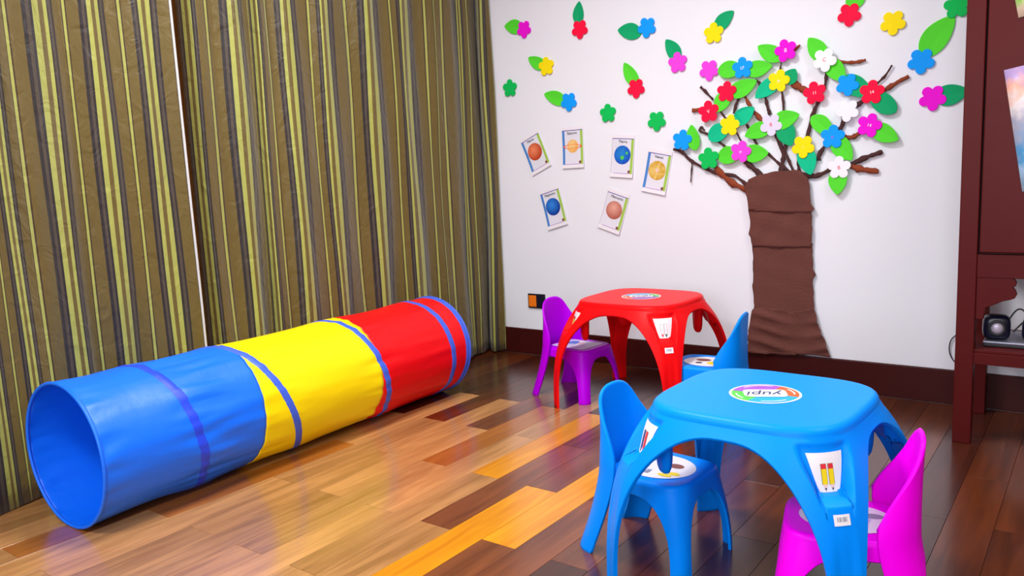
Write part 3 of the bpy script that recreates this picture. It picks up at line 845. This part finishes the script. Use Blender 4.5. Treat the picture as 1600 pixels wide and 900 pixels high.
def make_chair(name, loc, rz, mt, label, sticker):
    root = empty(name, loc, rz); tag(root, label, 'chair')
    seat_shell(root, mt); back_shell(root, mt)
    s = Flat(lambda x, y, l: (x*1.06-.002, y*1.04, SEAT_H-.0005+l))
    if sticker == 'oval':
        s.disc(0, 0, .098, M['white'], .086, 48)
        s.rect(-.055, -.03, .012, .040, M['p_teal']); s.disc(.0, .03, .020, M['p_lilac'], .016); s.disc(.038, .022, .022, M['p_brown'], .016)
        s.disc(.062, -.03, .016, M['p_yellow'], .011); s.disc(.045, -.05, .020, M['p_yellow'], .010); s.disc(-.06, -.035, .018, M['p_yellow'], .009)
        for k in range(3): s.rect(-.05+.02*k, -.038+.02*k, -.062, -.05+.006*k, M['p_grey'])
    elif sticker == 'oval2':
        s.disc(0, 0, .098, M['white'], .080, 48); s.disc(-.03, .02, .03, M['p_yellow'], .026); s.disc(.025, -.02, .03, M['p_brown'], .022); s.disc(.03, .03, .014, M['p_dark'], .012); s.disc(-.04, -.03, .014, M['p_orange'], .012)
    elif sticker == 'oval3':
        s.disc(0, 0, .098, M['white'], .080, 48); s.disc(.0, .0, .05, M['p_lilac'], .04); s.disc(-.055, -.02, .022, M['p_grey'], .014)
    else:
        pts = []
        for cx, cy, a0 in ((.075, .065, 0), (-.075, .065, 90), (-.075, -.065, 180), (.075, -.065, 270)):
            for k in range(5):
                a = math.radians(a0+22.5*k); pts.append((cx+.016*math.cos(a), cy+.016*math.sin(a)))
        s.poly(pts, M['p_lilac']); s.disc(-.03, 0, .055, M['white'], .07); s.disc(-.04, .01, .03, M['c_blue'], .045); s.disc(-.02, -.03, .022, M['p_lilac'], .03); s.disc(.0, .03, .014, M['p_skin'], .02)
    s.build('seat_sticker', root)['label'] = 'pale printed sticker on the seat'
    return root
make_chair('kids_chair', (2.102, -1.86, 0), math.radians(-6), M['blue'], 'blue plastic kids chair pushed under the blue table', 'oval')
make_chair('kids_chair', (1.06, -.61, 0), math.radians(-8), M['purple'], 'purple plastic kids chair tucked under the red table', 'rect')
make_chair('kids_chair', (1.74, -.665, 0), math.radians(186), M['blue'], 'blue plastic kids chair beside the red table, in front of the paper tree trunk', 'oval2')
make_chair('kids_chair', (2.615, -1.945, 0), math.radians(195), M['pink'], 'hot pink plastic kids chair pushed under the blue table', 'oval3')

# ------------------------------------------------------------------ paper tree on the wall
tree = empty('paper_tree', (1.84, 0, .15)); tag(tree, 'large brown paper tree with trunk and twisted branches stuck on the white wall', 'tree')
def sheet(name, out, y0, thick, mt, parent, crumple, seed, horiz=0.):
    """a crumpled paper panel hugging the wall"""
    bm = bmesh.new()
    # smooth ragged outline
    pts = []
    rn = random.Random(seed); n = len(out)
    for i in range(n):
        a, b = Vector(out[i]), Vector(out[(i+1) % n]); k = max(1, int((b-a).length/.018))
        for j in range(k):
            p = a.lerp(b, j/k); pts.append((p.x+rn.uniform(-.0025, .0025), p.y+rn.uniform(-.0025, .0025)))
    vs = [bm.verts.new((x, -y0, z)) for x, z in pts]
    bm.faces.new(vs)
    xs = [p[0] for p in pts]; zs = [p[1] for p in pts]
    for ax, lo, hi in ((0, min(xs), max(xs)), (2, min(zs), max(zs))):
        v = lo+.012
        while v < hi:
            nv = [0, 0, 0]; nv[ax] = 1; co = [0, 0, 0]; co[ax] = v
            bmesh.ops.bisect_plane(bm, geom=bm.verts[:]+bm.edges[:]+bm.faces[:], plane_co=co, plane_no=nv)
            v += .012
    for v in bm.verts:
        x, z = v.co.x, v.co.z
        h = crumple*(.5+.5*math.sin(x*31+z*17+seed)*math.sin(z*43-x*11+2*seed))+horiz*max(0, math.sin(z*95+1.8*math.sin(x*14)+seed))*(.6+.4*math.sin(x*22))
        v.co.y = -(y0+h+.0015)
    bmesh.ops.triangulate(bm, faces=[f for f in bm.faces if len(f.verts) > 4])
    bmesh.ops.recalc_face_normals(bm, faces=bm.faces)
    me = bpy.data.meshes.new(name); bm.to_mesh(me); bm.free()
    me.transform(Matrix.Translation((-tree.location.x, 0, -tree.location.z)))
    o = link(name, me, mt, parent, True)
    md = o.modifiers.new('t', 'SOLIDIFY'); md.thickness = thick; md.offset = 0
    return o
sheet('trunk_panel', TR['bottom'], .024, .002, M['crepe'], tree, .006, 2, .014)
sheet('trunk_panel', TR['third'], .014, .002, M['crepe'], tree, .003, 5)
sheet('trunk_panel', TR['second'], .020, .002, M['crepe'], tree, .007, 9)
sheet('trunk_panel', TR['top'], .026, .002, M['crepe'], tree, .006, 12)
for i, (c, wd, pts) in enumerate(BR):
    P = [(x-tree.location.x, -.0135, z-tree.location.z) for k, (x, z) in enumerate(pts)]
    n = len(P)
    rad = [wd*.46*(1 if k < n-1 else .7) for k in range(n)]
    o = tube('branch', P, rad, M['twig_'+c], tree, 7, .42, True, i)
    if c == 'r': o['label'] = 'rust brown twisted paper branch'

# ------------------------------------------------------------------ foam flowers and leaves
FLAB = [
 'small magenta foam flower with lime leaf near the curtain, high on the wall',
 'red foam flower below an upright emerald leaf, high on the wall',
 'blue foam flower right of an emerald leaf pointing left, high on the wall',
 'yellow foam flower with a lime leaf pointing left, near the curtain',
 'bare green foam flower close beside the curtain edge',
 'blue foam flower with a lime leaf on its left, above the planet cards',
 'red foam flower below an upright lime leaf, between two green flowers and the blue one',
 'bare green foam flower above the blue globe card, left of the other bare green one',
 'pink foam flower below an emerald leaf, just left of the paper tree crown',
 'bare green foam flower nearest to the tip of the lowest left branch',
 'yellow foam flower with an emerald leaf pointing up right, above the tree crown',
 'bare pink foam flower at the upper left edge of the tree crown',
 'red foam flower with a lime leaf at the top of the wall above the tree',
 'bare yellow foam flower high on the wall right of the red one',
 'green foam flower half hidden by the dark cabinet at the top',
 'blue foam flower at the lower end of the big lime leaf beside the cabinet',
 'magenta foam flower with an emerald leaf running behind the cabinet',
 'magenta foam flower with white lettering at the top of the tree crown',
 'blue foam flower with white lettering between two lime leaves in the tree crown',
 'plain red foam flower above the lettered red one in the tree crown',
 'red foam flower with white mark at the left edge of the tree crown',
 'yellow foam flower with white dot in the upper middle of the tree crown',
 'yellow foam flower on a teal leaf, below the red flower at the crown edge',
 'pale lavender foam flower with red letter in the middle of the tree crown',
 'pink foam flower between two lime leaves low on the left of the crown',
 'blue foam flower at the tip of the lowest left branch',
 'green foam flower above the lowest left branch of the tree',
 'white foam flower with red letter at the top right of the crown',
 'red foam flower with white marks in the crown, at the end of a forked branch',
 'plain blue foam flower in the right of the crown, left of the lettered red one',
 'red foam flower with white digits at the right edge of the crown',
 'plain white foam flower in the right of the crown, below the blue one',
 'magenta foam flower with white digits at the right edge of the crown',
 'blue foam flower with small dot between two lime leaves low right in the crown',
 'yellow foam flower on a teal leaf just above the trunk',
 'white foam flower with red letter at the lowest right of the crown']
CENT = {17: ('B', 'white'), 18: ('LF', 'white'), 20: ('V', 'white'), 21: ('o', 'white'), 22: ('.', 'p_brown'), 23: ('B', 'p_red'), 24: ('o', 'white'), 27: ('C', 'p_red'), 28: ('11', 'white'), 30: ('14', 'white'), 32: ('14', 'white'), 33: ('o', 'p_purple'), 34: (':', 'white'), 35: ('B', 'p_red')}
def flower_outline(R, rot, n=100):
    pts = []
    for k in range(n):
        th = 2*PI*k/n; best = R*.42
        for j in range(5):
            d = (th-rot-j*2*PI/5+PI) % (2*PI)-PI; dd = R*.62; rp = R*.385
            s = rp*rp-(dd*math.sin(d))**2
            if s > 0 and math.cos(d) > 0: best = max(best, dd*math.cos(d)+math.sqrt(s))
        pts.append((best*math.cos(th), best*math.sin(th)))
    return pts
def slab_xz(name, outline, thick, mt, bend=None, parent=None):
    """thin foam cut-out standing in the x-z plane, front towards -y"""
    n = len(outline); V = []; c = (sum(p[0] for p in outline)/n, sum(p[1] for p in outline)/n)
    bend = bend or (lambda x, z: 0)
    for s, inset in ((0, 1.), (thick*.75, 1.), (thick, .97)):
        for x, z in outline:
            X_, Z_ = c[0]+(x-c[0])*inset, c[1]+(z-c[1])*inset; V.append((X_, -s-bend(X_, Z_), Z_))
    for x, z in outline:
        X_, Z_ = c[0]+(x-c[0])*.5, c[1]+(z-c[1])*.5; V.append((X_, -thick-bend(X_, Z_), Z_))
    V.append((c[0], -thick-bend(*c), c[1])); ic = len(V)-1; F = []
    for l in range(3):
        for i in range(n): F.append((l*n+i, l*n+(i+1) % n, (l+1)*n+(i+1) % n, (l+1)*n+i))
    for i in range(n): F.append((3*n+i, 3*n+(i+1) % n, ic))
    F.append(tuple(range(n))[::-1])
    me = bpy.data.meshes.new(name); me.from_pydata(V, [], F); me.update()
    bm = bmesh.new(); bm.from_mesh(me); bmesh.ops.recalc_face_normals(bm, faces=bm.faces); bm.to_mesh(me); bm.free()
    return link(name, me, mt, parent)
rl = random.Random(11)
for i, (c, x, z, R, rot) in enumerate(FL):
    ontree = i >= 17
    lift = .029 if ontree else .0075
    if i == 27: lift = .036
    o = slab_xz('foam_flower', flower_outline(R, math.radians(rot)), .004, M['f_'+c])
    o.location = (x, -lift, z); tag(o, FLAB[i], 'flower', 'foam flowers on the wall')
    if i in CENT:
        s, col = CENT[i]
        text('centre_mark', s, .019 if len(s) > 1 else .023, M[col], o, Matrix.Translation((0, -.0046, 0)) @ Matrix.Rotation(PI/2, 4, 'X') @ Matrix.Rotation(rl.uniform(-.3, .3), 4, 'Z'))
LLAB = [
 'lime foam leaf left of the small magenta flower nearest the curtain top',
 'upright emerald foam leaf above the red flower, high on the wall',
 'emerald foam leaf pointing left beside the blue flower, high on the wall',
 'lime foam leaf pointing left beside the yellow flower near the curtain',
 'lime foam leaf pointing left beside the blue flower above the planet cards',
 'upright lime foam leaf above the red flower left of the tree',
 'emerald foam leaf above the pink flower left of the tree crown',
 'emerald foam leaf pointing up right from the yellow flower above the crown',
 'lime foam leaf behind the red flower at the top of the wall',
 'largest lime foam leaf, between the blue and green flowers beside the cabinet',
 'emerald foam leaf running from the magenta flower behind the cabinet',
 'lime foam leaf left of the magenta flower at the top of the crown',
 'lime foam leaf right of the blue lettered flower in the crown',
 'lime foam leaf left of the blue lettered flower in the crown',
 'lime foam leaf right of the plain red flower in the crown',
 'lime foam leaf between the two red flowers at the left of the crown',
 'teal foam leaf lower left of the yellow flower with the white dot',
 'dark emerald foam leaf right of the yellow flower with the white dot',
 'creased teal foam leaf upper right of the left yellow flower in the crown',
 'teal foam leaf lower left of the left yellow flower in the crown',
 'lime foam leaf left of the lavender flower',
 'lime foam leaf right of the lavender flower',
 'emerald foam leaf below the lime leaf right of the lavender flower',
 'lime foam leaf left of the pink flower low in the crown',
 'lime foam leaf right of the pink flower low in the crown',
 'lime foam leaf right of the blue flower on the lowest left branch',
 'lime foam leaf upper left of the white flower at the crown top',
 'lime foam leaf lower right of the white flower at the crown top',
 'emerald foam leaf between the plain blue and the red flower with digits',
 'emerald foam leaf lower right of the red flower with digits',
 'lime foam leaf right of the magenta flower with digits',
 'lime foam leaf upper left of the blue flower low right in the crown',
 'lime foam leaf lower right of the blue flower low right in the crown',
 'teal foam leaf below the yellow flower just above the trunk',
 'lime foam leaf hanging below the lowest white flower']
ROUND_AT_TIP = {13, 19, 23, 29, 31}                     # the rounded end is the one that shows
for i, (c, x0, z0, x1, z1, wd) in enumerate(LV):
    if i in ROUND_AT_TIP: x0, z0, x1, z1 = x1, z1, x0, z0
    ontree = i >= 11
    L = math.hypot(x1-x0, z1-z0); n = 18; out = []
    def prof(t): return wd/2*(math.sin(PI*t**.82))**.72 if 0 < t < 1 else 0
    cur = .06*L*(1 if i % 2 else -1)
    A = [(L*t, prof(t)+cur*4*t*(1-t)*.5) for t in [k/n for k in range(n+1)]]; B = [(L*t, -prof(t)+cur*4*t*(1-t)*.5) for t in [k/n for k in range(n-1, 0, -1)]]
    out = A+B
    ang = math.atan2(z1-z0, x1-x0)
    pts = [(a*math.cos(ang)-b*math.sin(ang), a*math.sin(ang)+b*math.cos(ang)) for a, b in out]
    fold = .014 if i == 18 else .0035
    def bend(x, z, ang=ang, wd=wd, fold=fold, L=L):
        t = (x*math.cos(ang)+z*math.sin(ang))/L; s = -x*math.sin(ang)+z*math.cos(ang)
        return fold*abs(s)/(wd/2)+(.006 if ontree else .002)*t
    o = slab_xz('foam_leaf', pts, .003, M['f_'+c], bend); o.location = (x0, -(.021 if ontree else .002), z0)
    if i == 10: o.location.y = -.002
    tag(o, LLAB[i], 'leaf', 'foam leaves on the wall')

# ------------------------------------------------------------------ planet cards
def planet_mat(name, c1, c2, mottle):
    mt, nt, b = new_mat(name)
    tc = nd(nt, 'ShaderNodeTexCoord'); n = nd(nt, 'ShaderNodeTexNoise'); n.inputs['Scale'].default_value = 28; n.inputs['Detail'].default_value = 5; n.inputs['Distortion'].default_value = 1.2
    nt.links.new(tc.outputs['Object'], n.inputs[0])
    d = nd(nt, 'ShaderNodeVectorMath', operation='DISTANCE'); d.inputs[1].default_value = (-.006, 0, .020); nt.links.new(tc.outputs['Object'], d.inputs[0])
    mr = nd(nt, 'ShaderNodeMapRange'); mr.inputs[1].default_value = .0; mr.inputs[2].default_value = .062; mr.inputs[3].default_value = 1-mottle*.6; mr.inputs[4].default_value = .0
    nt.links.new(d.outputs['Value'], mr.inputs[0])
    ma = nd(nt, 'ShaderNodeMath', operation='MULTIPLY_ADD'); ma.inputs[1].default_value = mottle*1.6; nt.links.new(n.outputs[0], ma.inputs[0])
    m0 = nd(nt, 'ShaderNodeMath', operation='SUBTRACT'); m0.inputs[1].default_value = mottle*.6; nt.links.new(mr.outputs[0], m0.inputs[0]); nt.links.new(m0.outputs[0], ma.inputs[2])
    r = nd(nt, 'ShaderNodeValToRGB'); e = r.color_ramp.elements; e[0].position = .1; e[1].position = .95; e[0].color = (*lin(c1), 1); e[1].color = (*lin(c2), 1)
    nt.links.new(ma.outputs[0], r.inputs[0]); nt.links.new(r.outputs[0], b.inputs['Base Color']); b.inputs['Roughness'].default_value = .35
    return mt
PC = {'Marte': ((186, 62, 26), (244, 140, 100), .15), 'Saturno': ((235, 160, 60), (250, 222, 160), .5), 'Tierra': ((0, 70, 190), (40, 150, 225), .5), 'Venus': ((205, 150, 20), (250, 230, 150), 1.), 'Neptuno': ((0, 52, 150), (50, 140, 235), .12), 'Mercurio': ((176, 90, 76), (238, 178, 160), .25)}
CD = [('Marte', .440, 1.173, .141, .221, 23.5, 'white planet card with an orange red globe, tilted, nearest to the curtain'),
      ('Saturno', .690, 1.190, .139, .225, .8, 'white planet card with a ringed orange planet, hanging upright'),
      ('Tierra', .995, 1.128, .136, .222, -4.8, 'white planet card with a blue and green globe'),
      ('Venus', 1.193, 1.040, .138, .222, -11.5, 'white planet card with a mottled yellow globe, beside the lowest left branch'),
      ('Neptuno', .549, .861, .138, .226, 15.3, 'white planet card with a plain deep blue globe, lower of the cards toward the curtain'),
      ('Mercurio', .936, .839, .137, .222, -18., 'white planet card with a pinkish brown globe, lowest of the cards')]
for nm, x, z, w_, h_, rot, lab in CD:
    root = empty('planet_card', (x, -.002, z)); root.rotation_euler = (0, -math.radians(rot), 0); tag(root, lab, 'card', 'planet cards on the white wall')
    def surf(u, v, l): return (u, -(.0025+.010*max(0, (-v/h_)+.1)**2*2.2+.003*math.sin(u*20+v*9)*.3)-l, v)
    f = Flat(surf); n = 8
    def grid(x0, x1, y0, y1, mt_, lift, n=6):
        for a in range(n):
            for b in range(n):
                f.poly([(x0+(x1-x0)*a/n, y0+(y1-y0)*b/n), (x0+(x1-x0)*(a+1)/n, y0+(y1-y0)*b/n), (x0+(x1-x0)*(a+1)/n, y0+(y1-y0)*(b+1)/n), (x0+(x1-x0)*a/n, y0+(y1-y0)*(b+1)/n)], mt_, lift)
    grid(-w_/2, w_/2, -h_/2, h_/2, M['paper'], 0)
    o = f.build('card_sheet', root); md = o.modifiers.new('t', 'SOLIDIFY'); md.thickness = .0012; md.offset = -1
    f = Flat(surf)
    iw, t_, b_ = w_/2-.004, h_/2-.019, -h_/2+.020
    grid(-iw, iw, b_, t_, M['p_pale'], .0003)
    if nm not in ('Tierra', 'Mercurio'): grid(-iw, -iw+.015, b_, t_, M['c_blue'], .0006)
    else: grid(-iw, -iw+.0015, b_, t_, M['p_grey'], .0006)
    grid(iw-.015, iw, b_, t_, M['c_green'], .0006)
    grid(-iw, iw, t_-.004, t_, M['c_purple'], .0008); grid(-iw+.018, iw-.017, b_, b_+.0022, M['p_purple'], .0008)
    f.disc(iw-.019, b_+.011, .008, M['p_brown'], n=12, lift=.0010)
    if nm == 'Tierra': pass
    f.build('printed_border', root)
    f = Flat(surf)
    pm = planet_mat('print_'+nm.lower(), *PC[nm])
    pr = .049 if nm not in ('Saturno',) else .036
    for a in range(6):
        r0, r1 = pr*a/6, pr*(a+1)/6
        for k in range(28):
            b0, b1 = 2*PI*k/28, 2*PI*(k+1)/28
            f.poly([(r0*math.cos(b0), r0*math.sin(b0)+.006), (r1*math.cos(b0), r1*math.sin(b0)+.006), (r1*math.cos(b1), r1*math.sin(b1)+.006), (r0*math.cos(b1), r0*math.sin(b1)+.006)], pm, .0012)
    if nm == 'Saturno':
        for k in range(28):
            b0, b1 = 2*PI*k/28, 2*PI*(k+1)/28
            f.poly([(q*math.cos(b)*.053, q*math.sin(b)*.011+.004) for q, b in ((.94, b0), (1.14, b0), (1.14, b1), (.94, b1))], M['p_orange'], .0015)
    if nm == 'Tierra': f.disc(.0, -.008, .011, M['p_green'], lift=.0015); f.disc(.026, .016, .007, M['p_green'], lift=.0015)
    if nm == 'Venus': f.disc(.0, .007, .010, M['p_skin'], lift=.0015)
    if nm == 'Neptuno': f.disc(0, .022, .005, M['c_blue'], lift=.0015)
    f.build('planet_picture', root)
    text('title', nm, .020, M['p_dark'], root, Matrix.Translation((0, -.0052, t_-.017)) @ Matrix.Rotation(PI/2, 4, 'X'))

# ------------------------------------------------------------------ wall switch
sw = empty('wall_switch', (.405, 0, .32)); tag(sw, 'black framed wall switch plate with an orange rocker, behind the purple chair', 'switch')
link('frame', boxmesh('frame', [(-.055, .065, -.010, -.0005, -.043, .042)], .003), M['black'], sw)
link('rocker', boxmesh('rocker', [(-.047, .006, -.014, -.010, -.034, .033)], .002), M['outlet_orange'], sw)
link('blank_plate', boxmesh('blank_plate', [(.012, .057, -.013, -.010, -.034, .033)], .002), M['navy'], sw)

# ------------------------------------------------------------------ cabinet
CX, CY = 2.640, -.522
cab = empty('cabinet', (CX, CY, 0)); tag(cab, 'tall dark red wooden cabinet with open bottom shelf at the wall', 'cabinet')
WC = 1.30; DC = .47; HC = 2.15
box('post', (0, .060, 0, .055, 0, HC), M['cab'], cab, .003)
box('post', (WC-.06, WC, 0, .055, 0, HC), M['cab'], cab, .003)
box('post', (0, .060, DC-.05, DC, 0, HC), M['cab'], cab, .003)
box('post', (WC-.06, WC, DC-.05, DC, 0, HC), M['cab'], cab, .003)
box('side_panel', (.012, .030, .055, DC-.05, .70, HC), M['cab'], cab)
box('side_panel', (WC-.03, WC-.012, .055, DC-.05, .70, HC), M['cab'], cab)
box('back_panel', (.06, WC-.06, DC-.02, DC-.005, .70, HC), M['cab'], cab)
box('top_panel', (-.01, WC+.01, -.01, DC, HC, HC+.03), M['cab'], cab, .003)
box('bottom_panel', (.03, WC-.03, .03, DC-.02, .695, .712), M['cab'], cab)
box('rail', (.060, WC-.060, .004, .045, .622, .706), M['cab'], cab, .002)
box('gap_shade', (.0605, .0665, .022, .05, .706, HC), M['gap'], cab)  # near-black strip standing in for the shade in the gap beside the door
d1 = box('door', (.0665, WC/2-.002, -.004, .018, .7135, HC-.004), M['cab'], cab, .003)
d2 = box('door', (WC/2+.002, WC-.0665, -.004, .018, .7135, HC-.004), M['cab'], cab, .003)
for s, d in ((-1, d1), (1, d2)): tube('knob', [(WC/2+s*.05, -.004, 1.35), (WC/2+s*.05, -.020, 1.35), (WC/2+s*.05, -.032, 1.35)], [.006, .013, .010], M['gap'], d, 12)
def bracket(x0, sx):
    pr = [(0, .624), (.105, .624), (.118, .618), (.124, .606), (.120, .594), (.112, .590), (.121, .580), (.126, .566), (.120, .552), (.104, .545), (.085, .540), (.066, .530), (.048, .520), (.030, .513), (.026, .470), (0, .470)]
    V = []; n = len(pr)
    for y in (.006, .030): V += [(x0+sx*a, y, b) for a, b in pr]
    F = [tuple(range(n)), tuple(range(n, 2*n))[::-1]]+[(i, i+n, (i+1) % n+n, (i+1) % n) for i in range(n)]
    if sx < 0: F = [f[::-1] for f in F]
    o = mesh('carved_bracket', V, F, M['cab'], cab); md = o.modifiers.new('b', 'BEVEL'); md.width = .002; md.segments = 2
bracket(.060, 1); bracket(WC-.060, -1)
box('shelf', (.030, WC-.03, .010, DC-.02, .345, .357), M['cab'], cab, .002)
box('shelf_rail', (.058, WC-.058, .004, .040, .303, .345), M['cab'], cab, .002)
# posters on the door
def poster_mat(name, stops, sc, vert=True):
    mt, nt, b = new_mat(name)
    tc = nd(nt, 'ShaderNodeTexCoord'); sp = nd(nt, 'ShaderNodeSeparateXYZ'); nt.links.new(tc.outputs['Object'], sp.inputs[0])
    n = nd(nt, 'ShaderNodeTexNoise'); n.inputs['Scale'].default_value = 14; n.inputs['Detail'].default_value = 5; nt.links.new(tc.outputs['Object'], n.inputs[0])
    ma = nd(nt, 'ShaderNodeMath', operation='MULTIPLY_ADD'); ma.inputs[1].default_value = sc; ma.inputs[2].default_value = .42
    nt.links.new(sp.outputs[2], ma.inputs[0])
    m2 = nd(nt, 'ShaderNodeMath', operation='MULTIPLY_ADD'); m2.inputs[1].default_value = .30; nt.links.new(n.outputs[0], m2.inputs[0]); nt.links.new(ma.outputs[0], m2.inputs[2])
    r = nd(nt, 'ShaderNodeValToRGB'); e = r.color_ramp.elements
    e[0].position = stops[0][0]; e[0].color = (*lin(stops[0][1]), 1); e[1].position = stops[-1][0]; e[1].color = (*lin(stops[-1][1]), 1)
    for p, c in stops[1:-1]:
        x = e.new(p); x.color = (*lin(c), 1)
    nt.links.new(m2.outputs[0], r.inputs[0]); nt.links.new(r.outputs[0], b.inputs['Base Color']); b.inputs['Roughness'].default_value = .4
    return mt
def poster(label, x, z, w_, h_, rot, mt):
    V = []; F = []; n = 6
    for j in range(n+1):
        for i in range(n+1):
            u = w_*i/n; v = -h_*j/n; V.append((u, -.004*math.sin(PI*i/n)*(.4+.6*j/n)-.0012, v))
    for j in range(n):
        for i in range(n): F.append((j*(n+1)+i, (j+1)*(n+1)+i, (j+1)*(n+1)+i+1, j*(n+1)+i+1))
    o = mesh('poster', V, F, mt, None, True); o.location = (x, CY-.0055, z); o.rotation_euler = (0, math.radians(rot), 0)
    md = o.modifiers.new('t', 'SOLIDIFY'); md.thickness = .001; md.offset = 0
    return tag(o, label, 'poster')
poster('watercolour poster with peach and lilac sky over blue, on the cabinet door', 2.759, 1.341, .30, .42, -9.5,
       poster_mat('watercolour_print', [(-.05, (40, 60, 120)), (.08, (60, 140, 200)), (.18, (190, 215, 235)), (.26, (70, 150, 205)), (.36, (170, 170, 190)), (.44, (235, 225, 225)), (.50, (240, 175, 150)), (.56, (165, 140, 190))], 1.0))
poster('green and pink watercolour poster above the other on the cabinet door', 2.738, 1.80, .30, .297, -11,
       poster_mat('green_watercolour_print', [(.1, (230, 190, 180)), (.22, (240, 215, 190)), (.30, (140, 200, 80)), (.45, (80, 170, 90)), (.6, (200, 220, 240))], 1.2))
# speakers, laptop, cables on the shelf
def speaker(x, y, z, rz, label):
    root = empty('speaker', (x, y, z), rz); tag(root, label, 'speaker', 'speakers on the cabinet shelf')
    bm = bmesh.new(); bmesh.ops.create_cube(bm, size=1); bmesh.ops.subdivide_edges(bm, edges=bm.edges[:], cuts=9, use_grid_fill=True)
    for v in bm.verts:
        p = v.co*2; n = 4.; L = (abs(p.x)**n+abs(p.y)**n+abs(p.z)**n)**(1/n); q = p/L
        v.co = (q.x*.045, q.y*.036, .046+q.z*.046)
    me = bpy.data.meshes.new('housing'); bm.to_mesh(me); bm.free(); link('housing', me, M['navy'], root, True)
    V = []; F = []; n = 24; prof = [(.030, -.0345), (.0285, -.038), (.025, -.0375)]
    def lathe(nm, prof, mt):
        V = []; F = []
        for r, y_ in prof:
            for k in range(n): V.append((r*math.cos(2*PI*k/n), y_, .047+r*math.sin(2*PI*k/n)))
        for i in range(len(prof)-1):
            for k in range(n): F.append((i*n+k, i*n+(k+1) % n, (i+1)*n+(k+1) % n, (i+1)*n+k))
        F.append(tuple(range((len(prof)-1)*n, len(prof)*n)))
        mesh(nm, V, F, mt, root, True)
    lathe('surround', prof, M['black']); lathe('cone', [(.0195, -.037), (.016, -.041), (.008, -.0425), (.002, -.043)], M['cone'])
    return root
lap = empty('laptop', (2.89, -.33, .357)); tag(lap, 'flat closed silver laptop lying under the speakers on the cabinet shelf', 'laptop')
link('lid', boxmesh('lid', [(-.17, .17, -.120, .120, .012, .022)], .004), M['silver'], lap); link('body', boxmesh('body', [(-.168, .168, -.118, .118, .0005, .012)], .003), M['black'], lap)
speaker(2.757, -.40, .3795, .15, 'round edged navy speaker with silver cone beside the cabinet post')
speaker(2.883, -.40, .3795, .0, 'second dark speaker on the shelf, mostly cut off by the picture edge')
tag(tube('cable', [(2.772, -.30, .383), (2.79, -.29, .44), (2.815, -.28, .475), (2.84, -.28, .46), (2.85, -.29, .40), (2.83, -.30, .384)], .003, M['cable'], None, 8), 'black looped cable behind the speakers on the shelf', 'cable', 'cables at the cabinet')
tag(tube('cable', [(2.80, -.26, .383), (2.84, -.25, .43), (2.90, -.25, .47), (2.96, -.26, .455), (3.0, -.27, .385)], .003, M['cable'], None, 8), 'black cable arching between the two speakers', 'cable', 'cables at the cabinet')
tag(tube('cable', [(2.60, -.006, .315), (2.574, -.008, .302), (2.556, -.009, .278), (2.551, -.009, .24), (2.559, -.009, .208), (2.58, -.009, .181), (2.61, -.006, .165)], .0024, M['cable'], None, 8), 'thin dark cable looping out beside the cabinet post on the wall', 'cable', 'cables at the cabinet')
